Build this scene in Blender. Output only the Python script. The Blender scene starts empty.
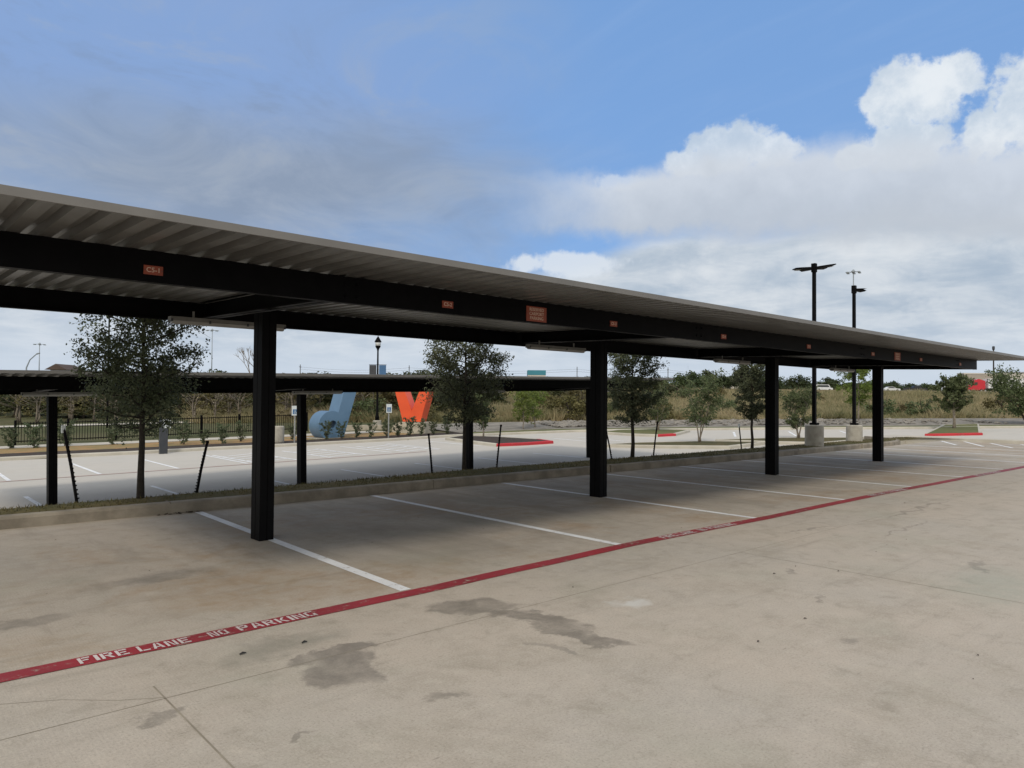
import bpy, bmesh, math, random
import numpy as np
from mathutils import Vector, Matrix
from mathutils import noise as mnoise
random.seed(7)
RAD = math.radians
C = bpy.context.scene.collection
scene = bpy.context.scene

# ------------------------------------------------------------------ camera
CAM_H = 1.54
YAW, PIT, ROLL, FPX = 0.734242, 0.021010, 0.007952, 726.82
Fv = Vector((math.sin(YAW)*math.cos(PIT), math.cos(YAW)*math.cos(PIT), math.sin(PIT)))
Rv = Vector((math.cos(YAW), -math.sin(YAW), 0))
Uv = Rv.cross(Fv)
cr, sr = math.cos(ROLL), math.sin(ROLL)
Rc = Rv*cr + Uv*sr
Uc = Uv*cr - Rv*sr
cam_d = bpy.data.cameras.new('camera'); cam = bpy.data.objects.new('camera', cam_d); C.objects.link(cam)
m = Matrix((( Rc.x, Uc.x, -Fv.x, 0), (Rc.y, Uc.y, -Fv.y, 0), (Rc.z, Uc.z, -Fv.z, CAM_H), (0, 0, 0, 1)))
cam.matrix_world = m
cam_d.sensor_width = 36; cam_d.lens = FPX/1024*36
cam_d.clip_start = 0.05; cam_d.clip_end = 6000
scene.camera = cam
scene.view_settings.view_transform = 'Standard'
scene.view_settings.look = 'None'
scene.view_settings.exposure = 0.0
scene.view_settings.gamma = 1.0

# ------------------------------------------------------------------ sun and sky
SUN_EL, SUN_AZ = RAD(40), RAD(232)       # azimuth clockwise from +Y: behind the camera, to the left
sun_dir = Vector((math.sin(SUN_AZ)*math.cos(SUN_EL), math.cos(SUN_AZ)*math.cos(SUN_EL), math.sin(SUN_EL)))
sd = bpy.data.lights.new('sun', 'SUN'); sd.energy = 1.75; sd.angle = RAD(10); sd.color = (1, .90, .76)
so = bpy.data.objects.new('sun', sd); C.objects.link(so)
so.rotation_euler = sun_dir.to_track_quat('Z', 'Y').to_euler()

world = bpy.data.worlds.new('World'); scene.world = world; world.use_nodes = True
wt = world.node_tree; wt.nodes.clear()

class NG:
    """small helper that writes node maths"""
    def __init__(s, t): s.t = t
    def n(s, ty, **k):
        o = s.t.nodes.new(ty)
        for a, b in k.items(): setattr(o, a, b)
        return o
    def put(s, sock, v):
        if isinstance(v, bpy.types.NodeSocket): s.t.links.new(v, sock)
        elif isinstance(v, (tuple, list)) and len(v) == 3 and sock.type == 'RGBA': sock.default_value = (*v, 1)
        else: sock.default_value = v
    def m(s, op, a, b=0.0, c=0.0, clamp=False):
        o = s.n('ShaderNodeMath', operation=op, use_clamp=clamp)
        for i, v in enumerate((a, b, c)):
            s.put(o.inputs[i], v)
        return o.outputs[0]
    def ss(s, x, lo, hi):
        o = s.n('ShaderNodeMapRange', interpolation_type='SMOOTHSTEP')
        s.put(o.inputs['Value'], x); s.put(o.inputs['From Min'], lo); s.put(o.inputs['From Max'], hi)
        return o.outputs[0]
    def mix(s, f, a, b, mode='MIX'):
        o = s.n('ShaderNodeMix', data_type='RGBA', blend_type=mode)
        s.put(o.inputs[0], f); s.put(o.inputs[6], a); s.put(o.inputs[7], b)
        return o.outputs[2]
    def noise(s, vec, scale, detail=4, rough=.55, dist=0.0):
        o = s.n('ShaderNodeTexNoise'); s.put(o.inputs['Vector'], vec) if vec is not None else None
        o.inputs['Scale'].default_value = scale; o.inputs['Detail'].default_value = detail
        o.inputs['Roughness'].default_value = rough; o.inputs['Distortion'].default_value = dist
        return o.outputs[0]
    def vec(s, x, y, z=0.0):
        o = s.n('ShaderNodeCombineXYZ'); s.put(o.inputs[0], x); s.put(o.inputs[1], y); s.put(o.inputs[2], z)
        return o.outputs[0]
    def map(s, vec, scale=(1, 1, 1), loc=(0, 0, 0), rot=(0, 0, 0)):
        o = s.n('ShaderNodeMapping'); s.put(o.inputs[0], vec)
        o.inputs['Scale'].default_value = scale; o.inputs['Location'].default_value = loc; o.inputs['Rotation'].default_value = rot
        return o.outputs[0]
    def xyz(s, v):
        o = s.n('ShaderNodeSeparateXYZ'); s.put(o.inputs[0], v); return o.outputs

g = NG(wt)
tc = g.n('ShaderNodeTexCoord').outputs['Generated']
dx, dy, dz = g.xyz(tc)
az = g.m('MULTIPLY', g.m('ARCTAN2', dx, dy), 57.29578)
el = g.m('MULTIPLY', g.m('ARCSINE', dz), 57.29578)
dzc = g.m('MAXIMUM', dz, 0.0)
plane = g.vec(g.m('DIVIDE', dx, g.m('ADD', dzc, .16)), g.m('DIVIDE', dy, g.m('ADD', dzc, .16)), 0.0)
n_big = g.noise(plane, 1.1, 6, .55, .3)
n_mid = g.noise(plane, 3.2, 7, .6, .4)
n_dir = g.noise(tc, 9.0, 8, .6, .2)
n_fine = g.noise(tc, 26.0, 7, .6, .1)
n_vfine = g.noise(tc, 70.0, 6, .6, 0)
n_wisp = g.noise(g.map(plane, (5.0, 1.2, 1), rot=(0, 0, .7)), 1.6, 6, .6, .8)
sky = g.n('ShaderNodeTexSky', sky_type='NISHITA', sun_disc=False, sun_elevation=SUN_EL, sun_rotation=SUN_AZ, altitude=200, air_density=1.0, dust_density=.6, ozone_density=1.5)
K = 10.0                                  # cloud radiances below are written for a background strength of 0.1
def col(r, g_, b): return (r*K, g_*K, b*K)
c0 = g.mix(0.75, sky.outputs[0], col(.215, .415, .80))
# thin wisps in the blue
c0 = g.mix(g.m('MULTIPLY', g.ss(n_wisp, .42, .85), .10), c0, col(.45, .58, .80))
# blue grey veil on the left and a general one behind the camera
warp = g.m('MULTIPLY', g.m('SUBTRACT', n_big, .5), 26)
azw = g.m('ADD', az, warp)
veil = g.m('MAXIMUM', g.ss(azw, 50, 22), g.m('MULTIPLY', g.ss(az, 95, 115), g.ss(n_big, .35, .6)))
veil = g.m('MULTIPLY', veil, g.m('ADD', .62, g.m('MULTIPLY', n_mid, .5)), clamp=True)
vcol = g.mix(g.ss(g.m('ADD', el, g.m('MULTIPLY', g.m('SUBTRACT', n_mid, .5), 16)), 23, 11), col(.255, .385, .66), col(.29, .385, .56))
vst = g.noise(g.map(plane, (1.0, 1.0, 1), loc=(3, 5, 0)), 2.2, 8, .62, .9)
vcol = g.mix(g.m('MULTIPLY', g.ss(vst, .48, .66), .8), vcol, col(.36, .43, .55))
vcol = g.mix(g.m('MULTIPLY', g.ss(vst, .48, .34), .65), vcol, col(.235, .325, .50))
c1 = g.mix(veil, c0, vcol)
def blob(a0, e0, ra, re):
    u = g.m('DIVIDE', g.m('SUBTRACT', az, a0), ra); v = g.m('DIVIDE', g.m('SUBTRACT', el, e0), re)
    return g.m('SQRT', g.m('ADD', g.m('MULTIPLY', u, u), g.m('MULTIPLY', v, v)))
# grey core of the veil
gc = g.ss(g.m('ADD', blob(25, 15.8, 24, 4.8), g.m('MULTIPLY', g.m('SUBTRACT', n_big, .5), 1.6)), 1.3, .2)
c1 = g.mix(g.m('MULTIPLY', gc, .88), c1, g.mix(g.ss(vst, .35, .65), col(.27, .335, .445), col(.345, .405, .50)))
# low, pale deck
elw = g.m('ADD', el, g.m('MULTIPLY', g.m('SUBTRACT', n_big, .5), 7))
elw = g.m('ADD', elw, g.m('MULTIPLY', g.m('SUBTRACT', n_dir, .5), 3.5))
top = g.m('ADD', 6.5, g.m('MULTIPLY', g.ss(az, 36, 56), 6.5))
low = g.ss(g.m('SUBTRACT', elw, top), 1.6, -1.4)
lowshade = g.m('ADD', g.m('MULTIPLY', g.ss(n_mid, .3, .7), .6), g.m('MULTIPLY', g.ss(n_dir, .3, .7), .4))
lowc = g.mix(lowshade, col(.40, .49, .60), col(.74, .78, .82))
lowc = g.mix(g.ss(el, 7, .5), lowc, col(.60, .68, .78))
c2 = g.mix(low, c1, lowc)
# little white puffs in the gap
pf = g.m('ADD', blob(46.5, 10.6, 5.0, 1.0), g.m('MULTIPLY', g.m('SUBTRACT', n_fine, .5), 1.9))
c2 = g.mix(g.m('MULTIPLY', g.ss(pf, 1.1, .6), .85), c2, col(.72, .78, .85))
# cumulus heads
def cumulus(base, blobs, inten=1.0):
    d = None
    for b in blobs:
        x = blob(*b); d = x if d is None else g.m('MINIMUM', d, x)
    nd = g.m('ADD', g.m('ADD', g.m('MULTIPLY', g.m('SUBTRACT', n_fine, .5), 1.5), g.m('MULTIPLY', g.m('SUBTRACT', n_dir, .5), 1.1)), g.m('MULTIPLY', g.m('SUBTRACT', n_vfine, .5), .7))
    dd = g.m('ADD', d, nd)
    msk = g.m('MULTIPLY', g.ss(dd, 1.20, .78), inten)
    sh = g.ss(g.m('ADD', g.m('MULTIPLY', n_fine, .55), g.m('MULTIPLY', n_dir, .6)), .42, .72)
    cc = g.mix(sh, col(.52, .62, .74), col(.80, .85, .90))
    return g.mix(msk, base, cc)
c3 = cumulus(c2, [(71.4, 20.6, 3.0, 2.3), (72.8, 21.0, 2.4, 1.7), (69.4, 20.2, 1.8, 1.6), (70.6, 17.4, 2.6, 1.5), (67.5, 17.0, 1.5, .8)])
c3 = cumulus(c3, [(78.5, 18.6, 3.0, 3.3), (75.6, 17.2, 1.8, 1.6), (80.5, 21.5, 3, 2.2)])
c3 = cumulus(c3, [(58.8, 18.6, 3.3, 1.5), (61.5, 18.2, 2.4, 1.1), (56, 17.7, 2.4, 1.0)], .9)
c3 = cumulus(c3, [(50.3, 16.6, 2.2, .7)], .45)
# the long grey bank
bu = g.m('DIVIDE', g.m('SUBTRACT', az, 72), 32)
bh = g.m('ADD', 2.1, g.m('MULTIPLY', g.ss(az, 42, 64), 1.2))
bc = g.m('SUBTRACT', 15.1, g.m('MULTIPLY', g.ss(az, 62, 82), 1.6))
bd = g.m('DIVIDE', g.m('ABSOLUTE', g.m('SUBTRACT', g.m('ADD', el, g.m('ADD', g.m('MULTIPLY', g.m('SUBTRACT', n_dir, .5), 3.4), g.m('MULTIPLY', g.m('SUBTRACT', n_fine, .5), 1.6))), bc)), bh)
bank = g.m('MULTIPLY', g.ss(bd, 1.25, .55), g.m('MULTIPLY', g.ss(g.m('ADD', az, g.m('MULTIPLY', g.m('SUBTRACT', n_dir, .5), 10)), 38, 53), g.ss(az, 130, 95)))
bcol = g.mix(g.ss(g.m('ADD', g.m('SUBTRACT', el, bc), g.m('ADD', g.m('MULTIPLY', g.m('SUBTRACT', n_dir, .5), 5.5), g.m('MULTIPLY', g.m('SUBTRACT', n_fine, .5), 3.5))), -2.4, 3.0), col(.52, .57, .64), col(.65, .70, .77))
c4 = g.mix(g.m('MULTIPLY', bank, .93), c3, bcol)
# unseen bright overcast added behind the camera, fills the shade under the roofs
sdt = g.m('ADD', g.m('ADD', g.m('MULTIPLY', dx, sun_dir.x), g.m('MULTIPLY', dy, sun_dir.y)), g.m('MULTIPLY', dz, sun_dir.z))
fill_sky = g.ss(g.m('ADD', sdt, g.m('MULTIPLY', g.m('SUBTRACT', n_big, .5), .35)), -.25, .35)
fill_sky_col = g.mix(g.m('MULTIPLY', g.ss(n_mid, .35, .7), .6), col(1.02, .98, .90), col(.64, .66, .67))
c4 = g.mix(g.m('MULTIPLY', fill_sky, .9), c4, fill_sky_col)
# below the horizon: ground colour bounce
c5 = g.mix(g.ss(el, -.5, -3), c4, col(.25, .25, .23))
bg = g.n('ShaderNodeBackground'); wt.links.new(c5, bg.inputs[0]); bg.inputs[1].default_value = 0.1
wo = g.n('ShaderNodeOutputWorld'); wt.links.new(bg.outputs[0], wo.inputs[0])

# ------------------------------------------------------------------ materials
def new_mat(name):
    m = bpy.data.materials.new(name); m.use_nodes = True
    t = m.node_tree; b = t.nodes['Principled BSDF']
    return m, NG(t), b
def objc(g_): return g_.n('ShaderNodeTexCoord').outputs['Object']
def wpos(g_): return g_.n('ShaderNodeNewGeometry').outputs['Position']
def bump(g_, b, h, strength=.3, dist=.01):
    o = g_.n('ShaderNodeBump'); o.inputs['Strength'].default_value = strength; o.inputs['Distance'].default_value = dist
    g_.t.links.new(h, o.inputs['Height']); g_.t.links.new(o.outputs[0], b.inputs['Normal'])
def simple(name, c1, c2=None, rough=.6, scale=3.0, metal=0.0, bumps=0.0, bscale=30, spec=.5, vary=0.0):
    m_, g_, b = new_mat(name)
    c2 = c2 or tuple(x*.75 for x in c1)
    n = g_.noise(wpos(g_), scale, 6, .6)
    c = g_.mix(g_.ss(n, .3, .7), c1, c2)
    if vary:
        r = g_.n('ShaderNodeObjectInfo').outputs['Random']
        h = g_.n('ShaderNodeHueSaturation'); g_.t.links.new(c, h.inputs['Color'])
        g_.put(h.inputs['Value'], g_.m('ADD', 1-vary, g_.m('MULTIPLY', r, 2*vary))); c = h.outputs[0]
    g_.put(b.inputs['Base Color'], c); b.inputs['Roughness'].default_value = rough
    b.inputs['Metallic'].default_value = metal; b.inputs['Specular IOR Level'].default_value = spec
    if bumps: bump(g_, b, g_.noise(wpos(g_), bscale, 5, .6), bumps, .01)
    return m_

# ---- concrete of the lots
def concrete(name, near):
    m_, g_, b = new_mat(name)
    p = wpos(g_)
    a = g_.noise(p, .35, 5, .6); a2 = g_.noise(p, 1.7, 7, .65); a3 = g_.noise(p, 9, 6, .7); a4 = g_.noise(p, 70, 4, .7)
    c = g_.mix(g_.ss(a, .35, .68), (.436, .383, .326), (.392, .360, .318))
    c = g_.mix(g_.m('MULTIPLY', g_.ss(a2, .42, .75), .62), c, (.300, .268, .218))
    c = g_.mix(g_.m('MULTIPLY', g_.ss(a3, .46, .72), .45), c, (.47, .435, .375))
    c = g_.mix(g_.m('MULTIPLY', g_.ss(a4, .48, .75), .50), c, (.23, .21, .175))
    c = g_.mix(g_.m('MULTIPLY', g_.ss(g_.noise(p, 260, 2, .6), .5, .8), .3), c, (.50, .46, .39))
    if near:
        x, y, z = g_.xyz(p)
        mot = g_.noise(p, 4.2, 8, .72, .3)
        c = g_.mix(g_.m('MULTIPLY', g_.ss(mot, .50, .72), .55), c, (.255, .228, .185))
        c = g_.mix(g_.m('MULTIPLY', g_.ss(mot, .46, .28), .45), c, (.51, .455, .39))
        grit = g_.noise(p, 75, 5, .75)
        c = g_.mix(g_.m('MULTIPLY', g_.ss(grit, .53, .66), .50), c, (.19, .17, .14))
        c = g_.mix(g_.m('MULTIPLY', g_.ss(grit, .46, .34), .40), c, (.55, .51, .44))
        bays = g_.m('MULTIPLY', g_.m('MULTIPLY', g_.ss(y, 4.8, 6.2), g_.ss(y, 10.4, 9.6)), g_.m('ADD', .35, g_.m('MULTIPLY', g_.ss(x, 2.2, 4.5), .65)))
        c = g_.mix(g_.m('MULTIPLY', bays, g_.m('ADD', .08, g_.m('MULTIPLY', g_.ss(g_.noise(g_.map(p, (1.6, .45, 1)), .9, 6, .65, .4), .38, .68), .5))), c, (.205, .185, .15))  # stained bay floor, darkened as well to extend the carport's soft shade
        # rusty tint and tyre streaks in the stalls
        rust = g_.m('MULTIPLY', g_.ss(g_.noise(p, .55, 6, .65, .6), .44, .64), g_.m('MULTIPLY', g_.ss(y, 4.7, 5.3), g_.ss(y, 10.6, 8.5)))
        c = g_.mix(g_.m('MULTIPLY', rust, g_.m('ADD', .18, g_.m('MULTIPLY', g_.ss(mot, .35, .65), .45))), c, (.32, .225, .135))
        st = g_.noise(g_.map(p, (.35, 2.6, 1)), 1.3, 6, .7)
        c = g_.mix(g_.m('MULTIPLY', g_.ss(st, .52, .78), .42), c, (.21, .19, .155))
        st2 = g_.noise(g_.map(p, (2.2, .3, 1)), 1.1, 6, .7)
        c = g_.mix(g_.m('MULTIPLY', g_.m('MULTIPLY', g_.ss(st2, .5, .75), g_.ss(y, 4.9, 5.6)), .45), c, (.19, .165, .13))
        tm = g_.noise(g_.map(p, (.22, 5.5, 1), rot=(0, 0, -.06)), 1.0, 5, .7)
        c = g_.mix(g_.m('MULTIPLY', g_.ss(tm, .56, .78), .40), c, (.20, .18, .15))
        # greenish drift beside the joint
        c = g_.mix(g_.m('MULTIPLY', g_.ss(g_.noise(p, .8, 5, .6), .5, .75), .25), c, (.28, .30, .235))
        # small scuffs
        sc = g_.noise(g_.map(p, (3.0, 12.0, 1), rot=(0, 0, .35)), 2.2, 3, .5)
        c = g_.mix(g_.m('MULTIPLY', g_.ss(sc, .70, .80), .55), c, (.15, .135, .115))
        # damp stains with shapes of their own
        wob = g_.m('ADD', g_.m('MULTIPLY', g_.m('SUBTRACT', g_.noise(p, 3.2, 4, .55), .5), .75), g_.m('MULTIPLY', g_.m('SUBTRACT', g_.noise(p, 22, 4, .65), .5), .25))
        wn = g_.n('ShaderNodeTexNoise'); g_.put(wn.inputs['Vector'], p); wn.inputs['Scale'].default_value = 3.4; wn.inputs['Detail'].default_value = 6; wn.inputs['Roughness'].default_value = .62
        wx_, wy_, _ = g_.xyz(wn.outputs['Color'])
        xw = g_.m('ADD', x, g_.m('MULTIPLY', g_.m('SUBTRACT', wx_, .5), .55)); yw = g_.m('ADD', y, g_.m('MULTIPLY', g_.m('SUBTRACT', wy_, .5), .55))
        wob = g_.m('MULTIPLY', g_.m('SUBTRACT', g_.noise(p, 24, 4, .65), .5), .30)
        def ell(cx, cy, rx, ry, rot=0.0):
            ca, sa = math.cos(rot), math.sin(rot)
            ddx = g_.m('SUBTRACT', xw, cx); ddy = g_.m('SUBTRACT', yw, cy)
            u = g_.m('DIVIDE', g_.m('ADD', g_.m('MULTIPLY', ddx, ca), g_.m('MULTIPLY', ddy, sa)), rx)
            v = g_.m('DIVIDE', g_.m('SUBTRACT', g_.m('MULTIPLY', ddy, ca), g_.m('MULTIPLY', ddx, sa)), ry)
            return g_.m('ADD', g_.m('SQRT', g_.m('ADD', g_.m('MULTIPLY', u, u), g_.m('MULTIPLY', v, v))), wob)
        def stain(c, d, colr, f, lo=.86, hi=1.04):
            return g_.mix(g_.m('MULTIPLY', g_.m('MULTIPLY', g_.ss(d, hi+.10, lo-.08), f*1.12), g_.m('ADD', .55, g_.m('MULTIPLY', g_.ss(mot, .32, .62), .45))), c, colr)
        d1 = g_.m('MINIMUM', ell(2.12, 3.74, .30, .20, .9), ell(2.16, 3.98, .30, .13, .1))
        c = stain(c, d1, (.150, .135, .118), .70)
        d2 = ell(2.0, 4.32, .42, .20, .12)
        c = stain(c, d2, (.215, .205, .170), .60, .5, 1.15)
        d3 = g_.m('MINIMUM', ell(3.42, 4.24, .34, .21, -.5), g_.m('MINIMUM', ell(3.60, 3.70, .40, .13, -1.35), ell(3.55, 3.28, .42, .095, -1.30)))
        c = stain(c, d3, (.140, .125, .105), .66, .80, 1.06)
        c = stain(c, ell(3.27, 3.22, .22, .05, -1.4), (.17, .155, .135), .5, .7, 1.1)
        c = stain(c, ell(4.42, 3.50, .16, .13), (.52, .52, .50), .75, .5, 1.1)
        for e in [(1.13, 3.74, .085, .05, .4), (1.55, 3.1, .10, .03, .3), (2.3, 3.0, .12, .05, -.3), (7.9, 2.12, .30, .05, .2), (5.6, 2.6, .13, .03, .9), (6.3, 3.2, .10, .04, .5), (9.6, 3.4, .9, .03, .05), (11.5, 3.9, 1.4, .04, .03), (8.6, 4.1, .5, .03, -.1), (.9, 5.9, .25, .12, .2), (1.9, 6.6, .5, .2, .1), (4.8, 2.0, .10, .06, .2)]:
            c = stain(c, ell(*e), (.155, .14, .12), .5, .6, 1.15)
        c = stain(c, ell(7.2, 1.8, .9, .5, .2), (.30, .325, .275), .5, .2, 1.2)
        c = stain(c, ell(.35, 6.3, .5, .16, .4), (.46, .45, .42), .4, .3, 1.2)
    else:
        c = g_.mix(g_.m('MULTIPLY', g_.ss(g_.noise(g_.map(p, (.3, 2, 1)), .8, 5, .6), .5, .75), .35), c, (.26, .24, .2))
        c = g_.mix(.6, c, (.545, .54, .51))
    g_.put(b.inputs['Base Color'], c)
    g_.put(b.inputs['Roughness'], g_.m('ADD', .72, g_.m('MULTIPLY', a2, .25)))
    br = g_.noise(g_.map(p, (60, 3.0, 1), rot=(0, 0, .03)), 1.5, 3, .6)
    bump(g_, b, g_.m('ADD', g_.m('ADD', a4, g_.m('MULTIPLY', a3, .6)), g_.m('MULTIPLY', br, .7)), .35, .006)
    return m_
M = {}
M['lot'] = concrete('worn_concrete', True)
M['lot2'] = concrete('pale_concrete', False)
M['kerb'] = simple('kerb_concrete', (.30, .27, .22), (.17, .15, .12), .85, 2.5, bumps=.4, bscale=60)
M['kerb_pale'] = simple('pale_kerb', (.50, .48, .42), (.40, .38, .33), .85, 1.0, bumps=.3)
M['joint'] = simple('joint_sealant', (.19, .165, .13), (.30, .27, .215), .9, 2.5)
def paint(name, c1, c2, wear, sc=14):
    m_, g_, b = new_mat(name)
    p = wpos(g_); n = g_.noise(p, sc, 6, .7); n2 = g_.noise(p, 1.5, 4, .6)
    c = g_.mix(g_.ss(n2, .3, .7), c1, c2)
    c = g_.mix(g_.m('MULTIPLY', g_.ss(g_.m('ADD', n, g_.m('MULTIPLY', n2, .25)), .68, .82), wear), c, (.30, .26, .21))
    g_.put(b.inputs['Base Color'], c); b.inputs['Roughness'].default_value = .62
    bump(g_, b, g_.noise(p, 80, 4, .7), .25, .004)
    return m_
M['white_paint'] = paint('white_line_paint', (.80, .82, .84), (.68, .70, .73), .75)
M['stencil'] = paint('stencil_paint', (.62, .57, .57), (.50, .44, .44), .9, 34)
M['red_paint'] = paint('red_lane_paint', (.30, .024, .034), (.21, .020, .027), .95)
M['red_kerb'] = paint('red_kerb_paint', (.50, .020, .035), (.40, .02, .03), .4)
M['red_faint'] = paint('faded_red_paint', (.36, .20, .17), (.42, .30, .26), .9)
def steel(name, c, rough):
    m_, g_, b = new_mat(name)
    n = g_.noise(objc(g_), 5, 6, .6)
    g_.put(b.inputs['Base Color'], g_.mix(g_.ss(n, .3, .75), c, tuple(x*1.5+.001 for x in c)))
    b.inputs['Roughness'].default_value = rough; b.inputs['Specular IOR Level'].default_value = .07
    return m_
M['black_steel'] = steel('black_painted_steel', (.0022, .0022, .0028), .5)
def deckmat():
    m_, g_, b = new_mat('pale_deck_metal')
    p = objc(g_); n = g_.noise(p, 2.0, 6, .6); n2 = g_.noise(g_.map(p, (8, .6, 1)), 2, 5, .7)
    c = g_.mix(g_.ss(n, .3, .7), (.225, .222, .212), (.18, .177, .169))
    c = g_.mix(g_.m('MULTIPLY', g_.ss(n2, .5, .8), .35), c, (.15, .143, .13))
    g_.put(b.inputs['Base Color'], c); b.inputs['Roughness'].default_value = .36; b.inputs['Metallic'].default_value = .55
    return m_
M['deck'] = deckmat()
M['fascia'] = simple('grey_trim_metal', (.165, .160, .152), (.135, .131, .125), .45, 1.5)
M['fixture'] = simple('fixture_housing', (.22, .22, .21), (.17, .17, .16), .5, 6)
M['fixture_lens'] = simple('fixture_lens', (.36, .36, .35), (.30, .30, .29), .3, 6)
M['sign_red'] = simple('rust_red_sign', (.30, .062, .030), (.25, .052, .026), .5, 8)
M['sign_text'] = simple('sign_lettering', (.66, .48, .38), (.58, .40, .31), .6, 8)
M['sign_white'] = simple('white_sign', (.62, .68, .70), (.55, .60, .62), .5, 8)
M['sign_blue'] = simple('blue_sign', (.05, .14, .30), (.04, .12, .26), .5, 8)
M['galv'] = simple('galvanised_steel', (.36, .37, .37), (.28, .29, .29), .45, 4, metal=.3)
M['lamp_metal'] = simple('pale_lamp_metal', (.30, .34, .38), (.24, .28, .32), .4, 4)
M['lamp_glass'] = simple('milky_lamp_glass', (.75, .78, .80), (.65, .68, .70), .25, 4)
M['base_conc'] = simple('cast_concrete', (.40, .385, .34), (.30, .285, .25), .9, 5, bumps=.5, bscale=40)
M['stone'] = simple('limestone_block', (.50, .46, .38), (.36, .33, .27), .9, 3, bumps=.6, bscale=12)
M['rock'] = simple('riprap_stone', (.27, .255, .23), (.14, .13, .115), .95, 1.2)
M['blue_metal'] = simple('powder_blue_metal', (.105, .20, .325), (.09, .175, .29), .42, 1.2)
M['orange_metal'] = simple('orange_red_metal', (.78, .105, .03), (.68, .085, .025), .42, 1.2)
M['dark_box'] = simple('charcoal_metal', (.045, .05, .06), (.035, .04, .05), .5, 4)
M['bark'] = simple('grey_brown_bark', (.10, .083, .065), (.045, .037, .03), .95, 25, bumps=.8, bscale=60)
M['bark_dark'] = simple('dark_bark', (.045, .038, .03), (.022, .018, .015), .95, 25, bumps=.8, bscale=60)
M['bark_pale'] = simple('pale_bark', (.24, .21, .17), (.14, .12, .10), .95, 10)
def leafmat(name, c1, c2, c3=None, sc=2.0, trans=.25, vary=.12):
    m_, g_, b = new_mat(name)
    p = wpos(g_); n = g_.noise(p, sc, 5, .6); n2 = g_.noise(p, sc*14, 3, .6)
    c = g_.mix(g_.ss(n, .32, .68), c1, c2)
    c = g_.mix(g_.m('MULTIPLY', g_.ss(n2, .45, .75), .7), c, c3 or tuple(x*.5 for x in c1))
    r = g_.n('ShaderNodeObjectInfo').outputs['Random']
    h = g_.n('ShaderNodeHueSaturation'); g_.t.links.new(c, h.inputs['Color'])
    g_.put(h.inputs['Value'], g_.m('ADD', 1-vary, g_.m('MULTIPLY', r, 2*vary)))
    g_.put(h.inputs['Hue'], g_.m('ADD', .488, g_.m('MULTIPLY', r, .024)))
    g_.put(b.inputs['Base Color'], h.outputs[0]); b.inputs['Roughness'].default_value = .6; b.inputs['Specular IOR Level'].default_value = .25
    if trans:
        tr = g_.n('ShaderNodeBsdfTranslucent'); g_.t.links.new(h.outputs[0], tr.inputs[0])
        mx = g_.n('ShaderNodeMixShader'); mx.inputs[0].default_value = trans
        g_.t.links.new(b.outputs[0], mx.inputs[1]); g_.t.links.new(tr.outputs[0], mx.inputs[2])
        g_.t.links.new(mx.outputs[0], g_.t.nodes['Material Output'].inputs[0])
    return m_
M['leaf_oak'] = leafmat('dark_oak_leaves', (.088, .110, .060), (.135, .155, .090), (.040, .053, .029), 3)
M['leaf_myrtle'] = leafmat('grey_green_leaves', (.085, .115, .05), (.12, .15, .07), (.05, .07, .03), 2)
M['leaf_bright'] = leafmat('fresh_green_leaves', (.12, .17, .035), (.17, .21, .05), (.07, .10, .02), 2)
M['leaf_shrub'] = leafmat('shrub_leaves', (.08, .11, .06), (.12, .15, .08), (.04, .06, .03), 3)
M['leaf_wood'] = leafmat('woodland_leaves', (.040, .052, .020), (.078, .088, .032), (.018, .024, .011), .25, .15, .28)
M['leaf_far'] = leafmat('far_woodland_leaves', (.040, .060, .026), (.060, .080, .032), (.024, .036, .018), .1, .1, .25)
M['leaf_brown'] = leafmat('olive_brown_leaves', (.095, .088, .036), (.125, .105, .045), (.05, .045, .02), .3, .15, .25)
M['mulch'] = simple('dark_mulch', (.050, .034, .024), (.024, .017, .012), 1, 8, bumps=1, bscale=25)
M['orange_ground'] = simple('tan_ground_cover', (.34, .20, .085), (.20, .17, .07), 1, 1.2, bumps=1, bscale=15)
M['gravel'] = simple('pale_gravel', (.27, .25, .22), (.14, .13, .11), 1, 1.3, bumps=1, bscale=14)
M['path'] = simple('pale_path', (.50, .47, .41), (.42, .40, .35), .9, 1)
M['asphalt'] = simple('highway_asphalt', (.12, .12, .12), (.09, .09, .09), .9, .3)
def grassmat(name, c1, c2, c3, sc):
    m_, g_, b = new_mat(name)
    p = wpos(g_)
    c = g_.mix(g_.ss(g_.noise(p, sc, 5, .6), .35, .65), c1, c2)
    c = g_.mix(g_.m('MULTIPLY', g_.ss(g_.noise(p, sc*9, 4, .7), .45, .7), .65), c, c3)
    g_.put(b.inputs['Base Color'], c); b.inputs['Roughness'].default_value = .9; b.inputs['Specular IOR Level'].default_value = .1
    return m_
M['turf'] = grassmat('dormant_turf', (.085, .083, .040), (.125, .105, .052), (.045, .042, .022), 1.2)
M['turf_blade'] = grassmat('turf_blades', (.085, .085, .038), (.145, .120, .058), (.050, .050, .024), 1.5)
M['lawn'] = grassmat('mown_lawn', (.115, .13, .055), (.15, .15, .07), (.08, .09, .04), .3)
M['prairie_blade'] = leafmat('dry_tall_grass', (.44, .36, .225), (.24, .225, .115), (.17, .19, .085), .10, .45, .0)
M['glass'] = simple('dark_glass', (.02, .025, .03), (.015, .02, .022), .1, 3)
M['rubber'] = simple('black_rubber', (.012, .012, .012), (.02, .02, .02), .8, 5)

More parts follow.
